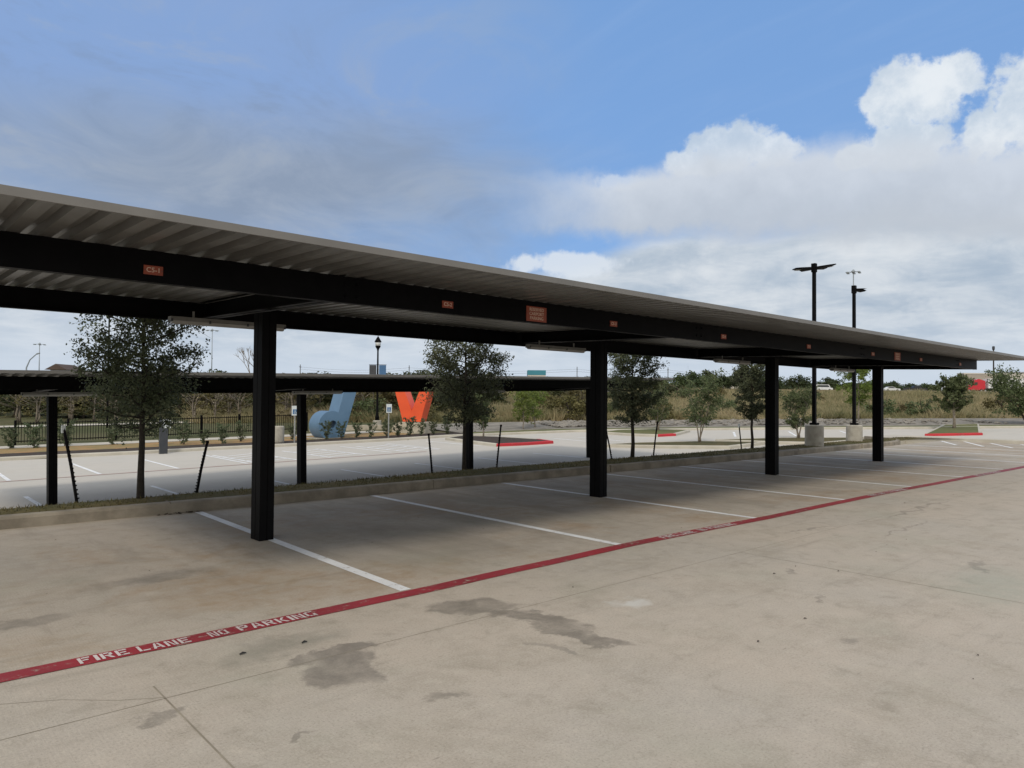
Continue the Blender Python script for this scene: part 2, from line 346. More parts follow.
# terrain
def terrain_mat():
    m_, g_, b = new_mat('field_ground')
    p = wpos(g_); x, y, z = g_.xyz(p)
    azp = g_.m('MULTIPLY', g_.m('ARCTAN2', x, y), 57.29578)
    lawn = g_.mix(g_.ss(g_.noise(p, .12, 5, .6), .35, .65), (.085, .095, .05), (.125, .12, .07))
    gold = g_.mix(g_.ss(g_.noise(p, .05, 6, .65), .35, .65), (.20, .16, .095), (.14, .11, .06))
    gold = g_.mix(g_.m('MULTIPLY', g_.ss(g_.noise(p, .5, 5, .7), .45, .7), .6), gold, (.10, .095, .04))
    c = g_.mix(g_.ss(g_.m('ADD', azp, g_.m('MULTIPLY', g_.noise(p, .08, 4, .6), 10)), 40, 52), lawn, gold)
    g_.put(b.inputs['Base Color'], c); b.inputs['Roughness'].default_value = 1; b.inputs['Specular IOR Level'].default_value = .05
    bump(g_, b, g_.noise(p, 2.5, 5, .7), 1, .15)
    return m_
M['terrain'] = terrain_mat()

# ------------------------------------------------------------------ mesh helpers
class MB:
    def __init__(s): s.v = []; s.f = []; s.smooth = False
    def add(s, vs, fs):
        o = len(s.v); s.v += [tuple(v) for v in vs]; s.f += [tuple(i+o for i in f) for f in fs]; return s
    def box(s, x0, x1, y0, y1, z0, z1):
        return s.add([(x0,y0,z0),(x1,y0,z0),(x1,y1,z0),(x0,y1,z0),(x0,y0,z1),(x1,y0,z1),(x1,y1,z1),(x0,y1,z1)],
                     [(0,3,2,1),(4,5,6,7),(0,1,5,4),(1,2,6,5),(2,3,7,6),(3,0,4,7)])
    def tube(s, p0, p1, r0, r1=None, n=8, caps=True):
        r1 = r0 if r1 is None else r1
        p0, p1 = Vector(p0), Vector(p1); d = (p1-p0)
        if d.length < 1e-6: return s
        d.normalize(); a = d.orthogonal().normalized(); b = d.cross(a)
        vs = []
        for p, r in ((p0, r0), (p1, r1)):
            for i in range(n):
                t = 2*math.pi*i/n; vs.append(p + a*(math.cos(t)*r) + b*(math.sin(t)*r))
        fs = [(i, (i+1) % n, n+(i+1) % n, n+i) for i in range(n)]
        if caps: fs += [tuple(range(n-1, -1, -1)), tuple(range(n, 2*n))]
        return s.add(vs, fs)
    def path(s, pts, rs, n=7):
        """one continuous tapering tube through points"""
        pts = [Vector(p) for p in pts]; o = len(s.v); k = len(pts)
        a = None
        for i, p in enumerate(pts):
            d = (pts[min(i+1, k-1)]-pts[max(i-1, 0)]).normalized()
            if a is None: a = d.orthogonal().normalized()
            a = (a - d*a.dot(d)).normalized(); b = d.cross(a)
            for j in range(n):
                t = 2*math.pi*j/n; s.v.append(tuple(p + a*(math.cos(t)*rs[i]) + b*(math.sin(t)*rs[i])))
        for i in range(k-1):
            for j in range(n):
                s.f.append((o+i*n+j, o+i*n+(j+1) % n, o+(i+1)*n+(j+1) % n, o+(i+1)*n+j))
        s.f.append(tuple(o+j for j in range(n-1, -1, -1))); s.f.append(tuple(o+(k-1)*n+j for j in range(n)))
        return s
    def lathe(s, prof, cx=0, cy=0, n=20, cap=True):
        o = len(s.v); k = len(prof)
        for r, z in prof:
            for j in range(n):
                t = 2*math.pi*j/n; s.v.append((cx+r*math.cos(t), cy+r*math.sin(t), z))
        for i in range(k-1):
            for j in range(n):
                s.f.append((o+i*n+j, o+i*n+(j+1) % n, o+(i+1)*n+(j+1) % n, o+(i+1)*n+j))
        if cap: s.f.append(tuple(o+j for j in range(n-1, -1, -1))); s.f.append(tuple(o+(k-1)*n+j for j in range(n)))
        return s
    def extrude(s, poly, axis, a0, a1):
        """poly in the plane across axis ('x': (y,z), 'y': (x,z), 'z': (x,y))"""
        n = len(poly); vs = []
        for a in (a0, a1):
            for p, q in poly: vs.append({'x': (a, p, q), 'y': (p, a, q), 'z': (p, q, a)}[axis])
        return s.add(vs, [(i, (i+1) % n, n+(i+1) % n, n+i) for i in range(n)] + [tuple(range(n-1, -1, -1)), tuple(range(n, 2*n))])
    def build(s, name, mat, parent=None, smooth=False, recalc=True, bevel=0):
        me = bpy.data.meshes.new(name); me.from_pydata(s.v, [], s.f)
        if recalc:
            bm = bmesh.new(); bm.from_mesh(me)
            if bevel: bmesh.ops.bevel(bm, geom=list(bm.edges), offset=bevel, segments=2, affect='EDGES', clamp_overlap=True)
            bmesh.ops.recalc_face_normals(bm, faces=bm.faces); bm.to_mesh(me); bm.free()
        if smooth: me.polygons.foreach_set('use_smooth', [True]*len(me.polygons))
        me.materials.append(mat)
        o = bpy.data.objects.new(name, me); C.objects.link(o)
        if parent: o.parent = parent
        return o
def tag(o, label=None, cat=None, group=None, kind=None):
    if label: o['label'] = label
    if cat: o['category'] = cat
    if group: o['group'] = group
    if kind: o['kind'] = kind
    return o
def struct(o, label=None, cat=None): return tag(o, label, cat, kind='structure')
def root(name, loc, label, cat, group=None, rz=0):
    o = bpy.data.objects.new(name, None); o.empty_display_size = .2; C.objects.link(o)
    o.location = loc; o.rotation_euler = (0, 0, rz); return tag(o, label, cat, group)
def copy_tree(o, loc=None, rz=None, scale=None, label=None, parent=None, group=None):
    c = o.copy(); C.objects.link(c)
    if parent: c.parent = parent
    for ch in list(o.children): copy_tree(ch, parent=c)
    if loc is not None: c.location = loc
    if rz is not None: c.rotation_euler = (0, 0, rz)
    if scale is not None: c.scale = scale if isinstance(scale, tuple) else (scale,)*3
    if label: c['label'] = label
    if group: c['group'] = group
    return c

# ------------------------------------------------------------------ ground levels
def zB(x): return max(-.95, -.885+.018*x)
def gB(x, dz=0): return zB(x)+dz
BOUND = [(-30, 33), (-6, 32.2), (2.2, 31.8), (5.7, 31.5), (8, 31.1), (10.8, 31.0), (14.8, 30.5), (19.4, 30.2), (22.9, 30.4), (24.8, 30.1), (30.8, 28.8), (34.3, 26.7), (37.5, 24.6), (42, 20.7), (46.3, 16.7), (52.3, 11.8), (55.1, 8.7), (60, 0), (62, -20), (62, -60)]
def fwd(x, y): return x*.6703+y*.7421
def terr(x, y):
    q = fwd(x, y)
    base = zB(min(x, 56))
    t = min(1, max(0, (q-60)/125)); t = t*t*(3-2*t)
    z = base*(1-t) + 4.45*t
    z += .25*t*(mnoise.noise(Vector((x*.03, y*.03, 0))))
    h = min(1, max(0, (q-420)/500)); z += 13*h*(.6+.4*mnoise.noise(Vector((x*.004, y*.004, 3))))
    return z
def inside(x, y, poly):
    c = False; j = len(poly)-1
    for i in range(len(poly)):
        xi, yi = poly[i]; xj, yj = poly[j]
        if (yi > y) != (yj > y) and x < (xj-xi)*(y-yi)/(yj-yi)+xi: c = not c
        j = i
    return c
LOTS = [(-30, 33)] + BOUND[1:] + [(-60, -60), (-60, 33)]
mb = MB()
ss_ = [0.5] + [3+i*3 for i in range(8)] + [26+i*1.5 for i in range(30)] + [72+i*5 for i in range(26)] + [210+i*20 for i in range(20)] + [640, 720, 820, 950, 1150, 1400, 1800, 2500, 4000]
NA = 360
for s_ in ss_:
    for i in range(NA):
        a = 2*math.pi*i/NA; x, y = s_*math.sin(a), s_*math.cos(a)
        z = terr(x, y) + .02
        if inside(x, y, LOTS): z = min(z, zB(x)) - .35
        mb.v.append((x, y, z))
for k in range(len(ss_)-1):
    for i in range(NA):
        j = (i+1) % NA; mb.f.append((k*NA+i, k*NA+j, (k+1)*NA+j, (k+1)*NA+i))
mb.f.append(tuple(range(NA-1, -1, -1)))
struct(mb.build('ground', M['terrain'], smooth=True))

# front lot (level) and back lot (one gentle plane, lower)
def sheet(name, poly, zf, mat):
    bm = bmesh.new(); vs = [bm.verts.new((x, y, zf(x, y))) for x, y in poly]
    f = bm.faces.new(vs); bmesh.ops.triangulate(bm, faces=[f])
    for f in bm.faces:
        f.normal_update()
        if f.normal.z < 0: f.normal_flip()
    me = bpy.data.meshes.new(name); bm.to_mesh(me); bm.free(); me.materials.append(mat)
    o = bpy.data.objects.new(name, me); C.objects.link(o); return o
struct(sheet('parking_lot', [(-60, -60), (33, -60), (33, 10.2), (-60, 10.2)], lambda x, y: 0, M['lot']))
zp = lambda x, y: -.885+.018*x
struct(sheet('back_parking_lot', [(-3.6, 12.2), (34.2, 12.2), (34.2, 5), (45, 3), (45, -60), (60, -60)] + BOUND[::-1][2:-2] + [(-3.6, 32.1)], zp, M['lot2']))
struct(sheet('side_parking_lot', [(-60, 12.2), (-3.6, 12.2), (-3.6, 32.1), (-60, 33)], lambda x, y: -.95, M['lot2']))
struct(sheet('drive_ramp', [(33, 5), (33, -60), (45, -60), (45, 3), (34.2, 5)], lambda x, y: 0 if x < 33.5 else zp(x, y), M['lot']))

# kerbs: rounded profile swept along a polyline
def kerb(name, pts, zf, h=.15, w=.17, mat='kerb', base=-.1, parent=None):
    prof = [(0, base), (0, h*.75), (w*.12, h*.93), (w*.28, h), (w*.8, h), (w, h*.93), (w, base)]
    mb = MB(); n = len(prof); k = len(pts)
    for i in range(k):
        p = Vector((*pts[i], 0)); a = Vector((*pts[max(0, i-1)], 0)); b = Vector((*pts[min(k-1, i+1)], 0))
        d = (b-a).normalized(); nr = Vector((-d.y, d.x, 0)); z = zf(p.x, p.y)
        for u, v in prof: mb.v.append((p.x+nr.x*u, p.y+nr.y*u, z+v))
    for i in range(k-1):
        for j in range(n-1): mb.f.append((i*n+j, i*n+j+1, (i+1)*n+j+1, (i+1)*n+j))
    mb.f.append(tuple(range(n))); mb.f.append(tuple((k-1)*n+j for j in range(n-1, -1, -1)))
    return struct(mb.build(name, M[mat], parent))
fpts = [(-60+i*1.5, 10.12+.02*math.sin(i*.7)) for i in range(58)] + [(27.4, 10.12), (28.6, 10.3), (29.6, 10.7), (30.4, 11.4), (30.9, 12.4)]
kerb('front_kerb', fpts, lambda x, y: 0)
# expansion joints cut in the kerb
mb = MB()
for x in (-2.9, 0.1, 3.1, 7.35, 12.0, 15.9, 20.4, 24.8):
    mb.box(x-.006, x+.006, 10.112, 10.30, 0.005, .154)
struct(mb.build('kerb_joints', M['joint']))
kerb('end_kerb', [(32.95, 11.6), (32.9, 9), (33.0, 5.0)][::-1], lambda x, y: 0, .13, .2, 'kerb_pale', -.4)
struct(sheet('end_walk', [(32.6, 11.6), (34.3, 11.6), (34.3, 5.0), (32.9, 5.0)], lambda x, y: .10, M['path']))
mb = MB(); mb.box(34.3, 34.4, 5, 11.6, -.5, .10); struct(mb.build('walk_edge', M['kerb_pale']))
mb = MB(); mb.box(30.9, 34.3, 11.6, 12.6, -.5, .10); struct(mb.build('corner_walk', M['path']))
kerb('far_kerb', BOUND[1:18], lambda x, y: max(zp(x, y), -.95), .13, .2, 'kerb_pale')

# planting strip: crest behind the kerb, slope down to the back lot
def strip_z(x, y):
    e = .36*min(1, max(0, (x-3)/6)); P = [(10.27, .135), (10.45, .148), (10.85+e, .15), (11.1+e, .08), (12.0+.3*e, -.22)]
    lo = zB(x)+.03
    if y <= P[0][0]: return P[0][1]
    for (a, b), (c, d) in zip(P, P[1:]):
        if y <= c: return b+(d-b)*(y-a)/(c-a)
    t = min(1, max(0, y-P[-1][0])/.6); return (-.22)*(1-t)+min(lo, -.22)*t
ys = [10.27, 10.4, 10.6, 10.9, 11.2, 11.5, 11.75, 12.0, 12.3, 12.6, 12.9]
mb = MB(); nx = 240; nyv = len(ys)+1
for i in range(nx):
    x = -60+i*(91.0/(nx-1))
    for y in ys: mb.v.append((x, y, strip_z(x, y)+.012*mnoise.noise(Vector((x*1.5, y*1.5, 0)))))
    mb.v.append((x, 12.95, strip_z(x, 12.9)-.5))
for i in range(nx-1):
    for j in range(nyv-1): mb.f.append((i*nyv+j, (i+1)*nyv+j, (i+1)*nyv+j+1, i*nyv+j+1))
struct(mb.build('planting_strip', M['turf'], smooth=True))

# islands in the back lot: kerb ring with a planted top
def island(name, poly, mat, kerbmat='kerb_pale', red=None, red_name='red_kerb', h=.13):
    z = lambda x, y: zp(x, y)
    c = Vector((sum(p[0] for p in poly)/len(poly), sum(p[1] for p in poly)/len(poly)))
    area = sum(poly[i-1][0]*poly[i][1]-poly[i][0]*poly[i-1][1] for i in range(len(poly)))
    if area < 0: poly = poly[::-1]
    # kerb ring (outer wall, rounded top, inner edge)
    mb = MB(); n = len(poly)
    inn = []
    for i, p in enumerate(poly):
        a = Vector(poly[i-1]); b = Vector(p); cc = Vector(poly[(i+1) % n])
        d1 = (b-a).normalized(); d2 = (cc-b).normalized(); nr = Vector((-d1.y-d2.y, d1.x+d2.x)).normalized()
        inn.append((b.x+nr.x*.2, b.y+nr.y*.2))
        o1 = (b.x+nr.x*.03, b.y+nr.y*.03)
        mb.v += [(b.x, b.y, z(*b)-.1), (b.x, b.y, z(*b)+h-.03), (*o1, z(*b)+h), (*inn[-1], z(*b)+h), (*inn[-1], z(*b)-.1)]
    fr = []; 
    for i in range(n):
        j = (i+1) % n; isred = red and i in red
        for k in range(4):
            (fr if isred else mb.f).append((i*5+k, j*5+k, j*5+k+1, i*5+k+1))
    o = struct(mb.build(name+'_kerb', M[kerbmat], recalc=False))
    if fr:
        m2 = MB(); m2.v = mb.v; m2.f = fr; struct(m2.build(red_name, M['red_kerb'], recalc=False))
    struct(sheet(name, inn, lambda x, y: z(x, y)+h-.012, mat))
    return poly
island('mulch_island', [(21.63, 28.86), (21.0, 26.11), (20.6, 23.8), (22.0, 23.4), (23.6, 23.3), (24.1, 24.7), (24.0, 27.4), (23.3, 29.6)], M['mulch'], red=[2, 3, 4])
island('lawn_island', [(30.5, 26.5), (30.25, 24.2), (30.6, 22.7), (31.9, 22.5), (35.4, 24.0), (34.7, 26.2), (32.7, 27.2)], M['lawn'], red=[2])
island('grass_island', [(23.56, 20.3), (25.5, 20.0), (28.2, 18.5), (29.6, 16.2), (26.4, 16.0), (24.6, 18.3)], M['turf'])
island('corner_island', [(29.4, 18.6), (32.7, 17.1), (35.1, 14.6), (33.6, 13.9), (30.9, 14.2), (30.0, 16.0)], M['turf'])
island('red_kerb_island', [(40.1, 13.3), (42.9, 11.5), (53.6, 14.6), (51.0, 15.9)], M['lawn'], red=[0])

# verge outside the far kerb
def ribbon(name, pts, o0, o1, mat, dz0=.03, dz1=.05):
    mb = MB(); k = len(pts)
    for i in range(k):
        p = Vector(pts[i]); d = (Vector(pts[min(k-1, i+1)])-Vector(pts[max(0, i-1)])).normalized(); nr = Vector((-d.y, d.x))
        for j in range(5):
            o = o0+(o1-o0)*j/4
            q = p+nr*o; mb.v.append((q.x, q.y, max(terr(q.x, q.y), max(-.95, zp(q.x, q.y)))+dz0+(dz1-dz0)*j/4))
    for i in range(k-1):
        for j in range(4): mb.f.append((i*5+j, (i+1)*5+j, (i+1)*5+j+1, i*5+j+1))
    return struct(mb.build(name, mat))
def smoothline(pts, n=6):
    out = []
    for i in range(len(pts)-1):
        p0 = Vector(pts[max(i-1, 0)]); p1 = Vector(pts[i]); p2 = Vector(pts[i+1]); p3 = Vector(pts[min(i+2, len(pts)-1)])
        for k in range(n):
            t = k/n; out.append(tuple(.5*((2*p1)+(p2-p0)*t+(2*p0-5*p1+4*p2-p3)*t*t+(3*p1-p0-3*p2+p3)*t**3)))
    return out+[pts[-1]]
L = BOUND[1:10]; Rr = BOUND[9:19]
ribbon('mulch_bed', L, .2, 2.6, M['mulch'], .06, .08)
ribbon('ground_cover_bed', L[:8], 2.6, 5.2, M['orange_ground'], .07, .10)
ribbon('footpath', L[:8], 5.2, 6.8, M['path'], .11, .12)
ribbon('verge_lawn', Rr, .2, 2.2, M['lawn'], .06, .08)
ribbon('gravel_verge', Rr, 2.2, 11.5, M['gravel'], .07, .14)
ribbon('park_path', [(-10, 62), (10, 60), (24, 57), (36, 50)], 0, 2.5, M['path'], .08, .1)

# painted lines
def stripe(name, segs, w, z, mat):
    mb = MB()
    for (x0, y0), (x1, y1) in segs:
        a, b = Vector((x0, y0)), Vector((x1, y1)); d = (b-a).normalized(); nr = Vector((-d.y, d.x))*w/2
        q = [a-nr, b-nr, b+nr, a+nr]
        mb.add([(p.x, p.y, z(p.x, p.y)) for p in q], [(0, 1, 2, 3)])
    return struct(mb.build(name, mat))
X0, SP = 3.31, 5.514
z4 = lambda x, y: .003
z8 = lambda x, y: .008
for k in range(-3, 11):
    x = X0+SP/2*k
    if k == 10: x = 30.4; continue
    stripe('stall_line', [((x, 4.92), (x+(.12 if k in (0,) else .03), 10.04))], .102, z4, M['white_paint'])
for a, b in [((32.42, 10.15), (29.85, 8.85)), ((32.7, 9.4), (29.7, 7.95)), ((32.3, 8.4), (29.6, 7.05)), ((32.4, 7.45), (29.9, 6.2))]:
    stripe('stall_line', [(a, b)], .10, z4, M['white_paint'])
# fire lane stripe, slightly wandering as painted
rp = [(-30, 4.80), (-6, 4.80), (.6, 4.812), (1.1, 4.811), (1.66, 4.80), (3.19, 4.816), (4.6, 4.87), (6.35, 4.93), (7.6, 4.925), (9.0, 4.895), (11, 4.92), (13, 4.93), (16, 4.87), (21, 4.78), (33, 4.75)]
mb = MB(); nn = len(rp)
fine = []
for i in range(400):
    x = -30+i*(63/399) if i < 190 or i > 400 else -30+i*(63/399)
    for (a, b), (c, d) in zip(rp, rp[1:]):
        if a <= x <= c: t = (x-a)/(c-a); t = t*t*(3-2*t); fine.append((x, b+(d-b)*t)); break
for i, (x, y) in enumerate(fine):
    w = .078+.004*mnoise.noise(Vector((x*2, 0, 0))); mb.v += [(x, y-w, .004), (x, y+w, .004)]
for i in range(len(fine)-1): mb.f.append((2*i, 2*i+2, 2*i+3, 2*i+1))
struct(mb.build('fire_lane_stripe', M['red_paint'], recalc=False))
def rail_y(x):
    for (a, b), (c, d) in zip(fine, fine[1:]):
        if a <= x <= c: return b+(d-b)*(x-a)/(c-a)
    return 4.8
# stencilled letters: strokes on a 4 x 6 grid with stencil bridges
def R_(x0, y0, x1, y1): return [(x0, y0), (x1, y0), (x1, y1), (x0, y1)]
GLY = {
 'F': [R_(0,0,1.1,6), R_(1.35,4.9,4,6), R_(1.35,2.6,3.3,3.6)],
 'I': [R_(.2,0,1.5,6)],
 'R': [R_(0,0,1.1,6), R_(1.35,4.9,3.3,6), R_(2.9,3.2,4,5.6), R_(1.35,2.5,3.4,3.4), [(1.9,2.3),(3.0,2.3),(4.2,0),(3.0,0)]],
 'E': [R_(0,0,1.1,6), R_(1.35,4.9,4,6), R_(1.35,2.55,3.4,3.5), R_(1.35,0,4,1.1)],
 'L': [R_(0,0,1.1,6), R_(1.35,0,4,1.1)],
 'A': [[(0,0),(1.1,0),(2.1,6),(1.3,6)], [(2.4,6),(3.1,6),(4.2,0),(3.1,0)], R_(1.5,1.4,2.8,2.3)],
 'N': [R_(0,0,1.0,6), R_(3.2,0,4.2,6), [(1.15,6),(1.9,5.6),(3.05,0),(2.3,.4)]],
 'O': [R_(0,.7,1.1,5.3), R_(3.0,.7,4.1,5.3), R_(.9,5.0,1.9,6), R_(2.2,5.0,3.2,6), R_(.9,0,1.9,1.0), R_(2.2,0,3.2,1.0)],
 'P': [R_(0,0,1.1,6), R_(1.35,4.9,3.3,6), R_(2.9,3.2,4,5.6), R_(1.35,2.4,3.4,3.4)],
 'K': [R_(0,0,1.1,6), [(1.4,3.2),(3.0,6),(4.2,6),(2.2,2.9)], [(1.5,2.8),(2.4,3.1),(4.3,0),(3.1,0)]],
 'G': [R_(0,.7,1.1,5.3), R_(1.0,5.0,2.0,6), R_(2.3,5.0,4,6), R_(1.0,0,2.0,1.0), R_(2.3,0,4.1,1.0), R_(3.1,1.2,4.1,2.9)],
}
def stencil(x0):
    mb = MB(); H = .108; uy = H/6
    for word, off, end in (('FIRE', 0, .265), ('LANE', .315, .615), ('NO', .735, .855), ('PARKING', .925, 1.475)):
        if True:
            wd = sum((2.2 if c == 'I' else 5.1) for c in word)-.9; ux = (end-off)/wd; cx = off
            for ch in word:
                for poly in GLY[ch]:
                    pts = [(x0+cx+u*ux, rail_y(x0+cx)-H/2+v*uy+.004*math.sin(cx*9)) for u, v in poly]
                    mb.add([(a, b, .0065) for a, b in pts], [tuple(range(len(pts)))])
                cx += (2.2 if ch == 'I' else 5.1)*ux
    struct(mb.build('fire_lane_lettering', M['stencil'], recalc=False))
for xs in (.985, 6.72, 12.38, 17.6, 23.1): stencil(xs)
# saw-cut joints of the slab
def thin(segs, w, z=.0012):
    return stripe('slab_joint', segs, w, lambda x, y: z, M['joint'])
jl = [(-20+i*1.1, 3.955+.008*mnoise.noise(Vector((i*1.3, 1, 0)))) for i in range(50)]
thin(list(zip(jl, jl[1:])), .006)
thin([((1.205, 4.16), (1.165, -.6)), ((1.165, -.6), (1.15, -20))], .009)
thin([((.55, 4.42), (.8, 4.28)), ((.8, 4.28), (1.02, 4.08)), ((1.02, 4.08), (1.2, 3.97))], .0035)
thin([((6.7, -.6), (6.72, 3.95)), ((12.2, -.6), (12.2, 3.95)), ((17.7, -.6), (17.7, 3.95)), ((23.3, -.6), (23.3, 3.95))], .007)
thin([((-4.4, 3.95), (-4.4, -20)), ((-30, -.6), (33, -.6))], .01)

# back lot markings
zq = lambda x, y: zp(x, y)+.004
for x in (3.25, 5.5, 7.72, 9.95, 12.3, 13.4, 15.8, 18.2, 20.4):
    if x > 15: stripe('far_stall_line', [((x, 24.6), (x+.1, 28.9))], .11, zq, M['white_paint'])
    elif x < 12: stripe('far_stall_line', [((x-.05, 24.3), (x+.05, 28.8))], .11, zq, M['white_paint'])
for xa in (10.2, 13.0, 16.4):                                # hatched access aisles
    segs = [((xa, 24.3), (xa, 28.4)), ((xa+1.5, 24.3), (xa+1.5, 28.4))] + [((xa, 24.5+i*.75), (xa+1.5, 25.1+i*.75)) for i in range(5)]
    stripe('access_aisle_hatching', segs, .12, zq, M['white_paint'])
stripe('back_fire_lane_stripe', [((-5, 24.25), (17, 23.9))], .13, lambda x, y: zp(x, y)+.007, M['red_faint'])
for k in range(0, 7):
    x = 3.0+2.74*k
    if x > -3: stripe('back_stall_line', [((x, 15.2), (x, 20.3))], .10, zq, M['white_paint'])
for a, b in [((33.5, 20), (37, 22.2)), ((36, 18), (39.5, 20.2)), ((38.5, 16.2), (42, 18.4)), ((27, 22), (27.6, 25.5)), ((25.6, 22.5), (26.2, 26))]:
    stripe('far_stall_line', [(a, b)], .12, zq, M['white_paint'])

# ------------------------------------------------------------------ carports
def text_mesh(txt, size, name, mat, parent, loc, rot, spacing=1.0):
    cu = bpy.data.curves.new(name, 'FONT'); cu.body = txt; cu.size = size; cu.align_x = 'CENTER'; cu.align_y = 'CENTER'
    cu.extrude = .001; cu.offset = size*.012; cu.space_line = spacing
    o = bpy.data.objects.new(name+'_curve', cu); C.objects.link(o)
    bpy.context.view_layer.update()
    me = bpy.data.meshes.new_from_object(o.evaluated_get(bpy.context.evaluated_depsgraph_get()))
    bpy.data.objects.remove(o); me.name = name; me.materials.clear(); me.materials.append(mat)
    r = bpy.data.objects.new(name, me); C.objects.link(r); r.location = loc; r.rotation_euler = rot
    if parent: r.parent = parent
    return r
def carport(loc, tilt, cols, xa, xb, label, fix, signs, fb=2.395, bb=2.490):
    """local: x along, y across (0 at the columns), z from the column feet"""
    r = root('carport', loc, label, 'carport'); r.rotation_euler = (0, -tilt, 0)
    dp = .237
    def chan(y, z, face, x0, x1, name):
        mb = MB(); t = .006; w = .075
        prof = [(0, 0), (0, dp), (w, dp), (w, dp-.02), (w-t, dp-.02), (w-t, dp-t), (t, dp-t), (t, t), (w-t, t), (w-t, .02), (w, .02), (w, 0)]
        mb.extrude([(y+face*p, z+q) for p, q in prof], 'x', x0, x1)
        return mb.build(name, M['black_steel'], r)
    chan(-1.86, fb, 1, xa+.12, xb-.14, 'front_beam')
    chan(1.86, bb, -1, xa+.12, xb-.14, 'back_beam')
    sl = (bb-fb)/3.72
    for cx in cols:
        # boxed column with a shallow seam, base plate hidden in the slab
        mb = MB(); wx, wy = .080, .112
        prof = [(-wx, -wy), (-.006, -wy), (-.004, -wy+.006), (.004, -wy+.006), (.006, -wy), (wx, -wy), (wx, -.006), (wx-.006, -.004), (wx-.006, .004), (wx, .006), (wx, wy), (.006, wy), (.004, wy-.006), (-.004, wy-.006), (-.006, wy), (-wx, wy), (-wx, .006), (-wx+.006, .004), (-wx+.006, -.004), (-wx, -.006)]
        mb.extrude([(cx+a, b) for a, b in prof], 'z', -.02, 2.455)
        mb.build('column', M['black_steel'], r)
        # rafter: two lipped channels back to back
        mb = MB()
        for sx in (-1, 1):
            pr = [(.012, 0), (.085, 0), (.085, .018), (.079, .018), (.079, .006), (.018, .006), (.018, .194), (.085, .194), (.085, .2), (.012, .2)]
            ring0 = [(cx+sx*a, -1.80, fb+.05+sl*.06+b) for a, b in pr]; ring1 = [(cx+sx*a, 1.80, fb+.05+sl*3.66+b) for a, b in pr]
            n = len(pr); mb.add(ring0+ring1, [(i, (i+1) % n, n+(i+1) % n, n+i) for i in range(n)]+[tuple(range(n)), tuple(range(2*n-1, n-1, -1))])
        mb.build('rafter', M['black_steel'], r)
    for ex in (xa+.13, xb-.22):
        mb = MB(); n = 4; pr = [(0, 0), (.07, 0), (.07, .232), (0, .232)]
        mb.add([(ex+a, -1.853, fb+.002+b) for a, b in pr]+[(ex+a, 1.853, bb+.002+b) for a, b in pr], [(i, (i+1) % n, n+(i+1) % n, n+i) for i in range(n)]+[tuple(range(n)), tuple(range(2*n-1, n-1, -1))])
        mb.build('end_beam', M['black_steel'], r)
    # bolts where rafters meet the front beam
    for cx in cols:
        for dxx in (-.06, .06):
            for dzz in (.06, .17): MB().tube((cx+dxx, -1.86, fb+dzz), (cx+dxx, -1.872, fb+dzz), .013, n=6).build('bolt', M['black_steel'], r)
    # ribbed deck: ribs run across, thin sheet with real thickness
    pitch = .183; y0, y1 = -3.07, 3.0
    zf = lambda y: fb+dp+.002+sl*(y+1.86)
    prof = []; x = xa
    while x < xb-.01:
        prof += [(x, 0), (x+.074, 0), (x+.092, .045), (x+.155, .045), (x+.173, 0)]; x += pitch
        if round((x-xa)/pitch) % 5 == 0: prof += [(x-.008, 0), (x-.007, .004), (x-.003, .004), (x-.002, 0)]
    mb = MB(); n = len(prof)
    ysd = [y0, y0+2, y0+4, y1]
    for lay in (0, .0012):
        for y in ysd:
            for a, b in prof: mb.v.append((a, y, zf(y)+b+lay))
    ly = len(ysd)*n
    for j in range(len(ysd)-1):
        for i in range(n-1):
            q = (j*n+i, j*n+i+1, (j+1)*n+i+1, (j+1)*n+i); mb.f.append(q[::-1]); mb.f.append(tuple(v+ly for v in q))
    for i in range(n-1):
        for y in (0, len(ysd)-1): mb.f.append((y*n+i, y*n+i+1, y*n+i+1+ly, y*n+i+ly))
    mb.build('roof_deck', M['deck'], r, recalc=False)
    mb = MB(); z = zf(y0)
    pr = [(y0-.002, z-.012), (y0-.002, z+.062), (y0+.12, z+.065), (y0+.12, z+.062), (y0+.001, z+.058), (y0+.001, z-.012)]
    pr = [(y0-.004, z-.004), (y0-.004, z+.047), (y0+.10, z+.052), (y0+.10, z+.049), (y0-.001, z+.045), (y0-.001, z-.001), (y0+.015, z-.001), (y0+.015, z-.004)]
    mb.extrude(pr, 'x', xa-.003, xb+.003); mb.build('front_trim', M['fascia'], r)
    mb = MB(); z = zf(y1)
    mb.extrude([(y1+.004, z-.01), (y1+.004, z+.058), (y1-.1, z+.061), (y1-.1, z+.058), (y1+.001, z+.055), (y1+.001, z-.01)], 'x', xa-.003, xb+.003); mb.build('back_trim', M['fascia'], r)
    for x, s in ((xa, -1), (xb, 1)):
        mb = MB()
        for lay in (0, 1):
            for y, hh in ((y0, -.006), (y1, -.006), (y1, .056), (y0, .056)): mb.v.append((x+s*(.004+.003*lay), y, zf(y)+hh))
        mb.f = [(0,1,2,3),(7,6,5,4),(0,4,5,1),(1,5,6,2),(2,6,7,3),(3,7,4,0)]
        mb.build('end_trim', M['fascia'], r)
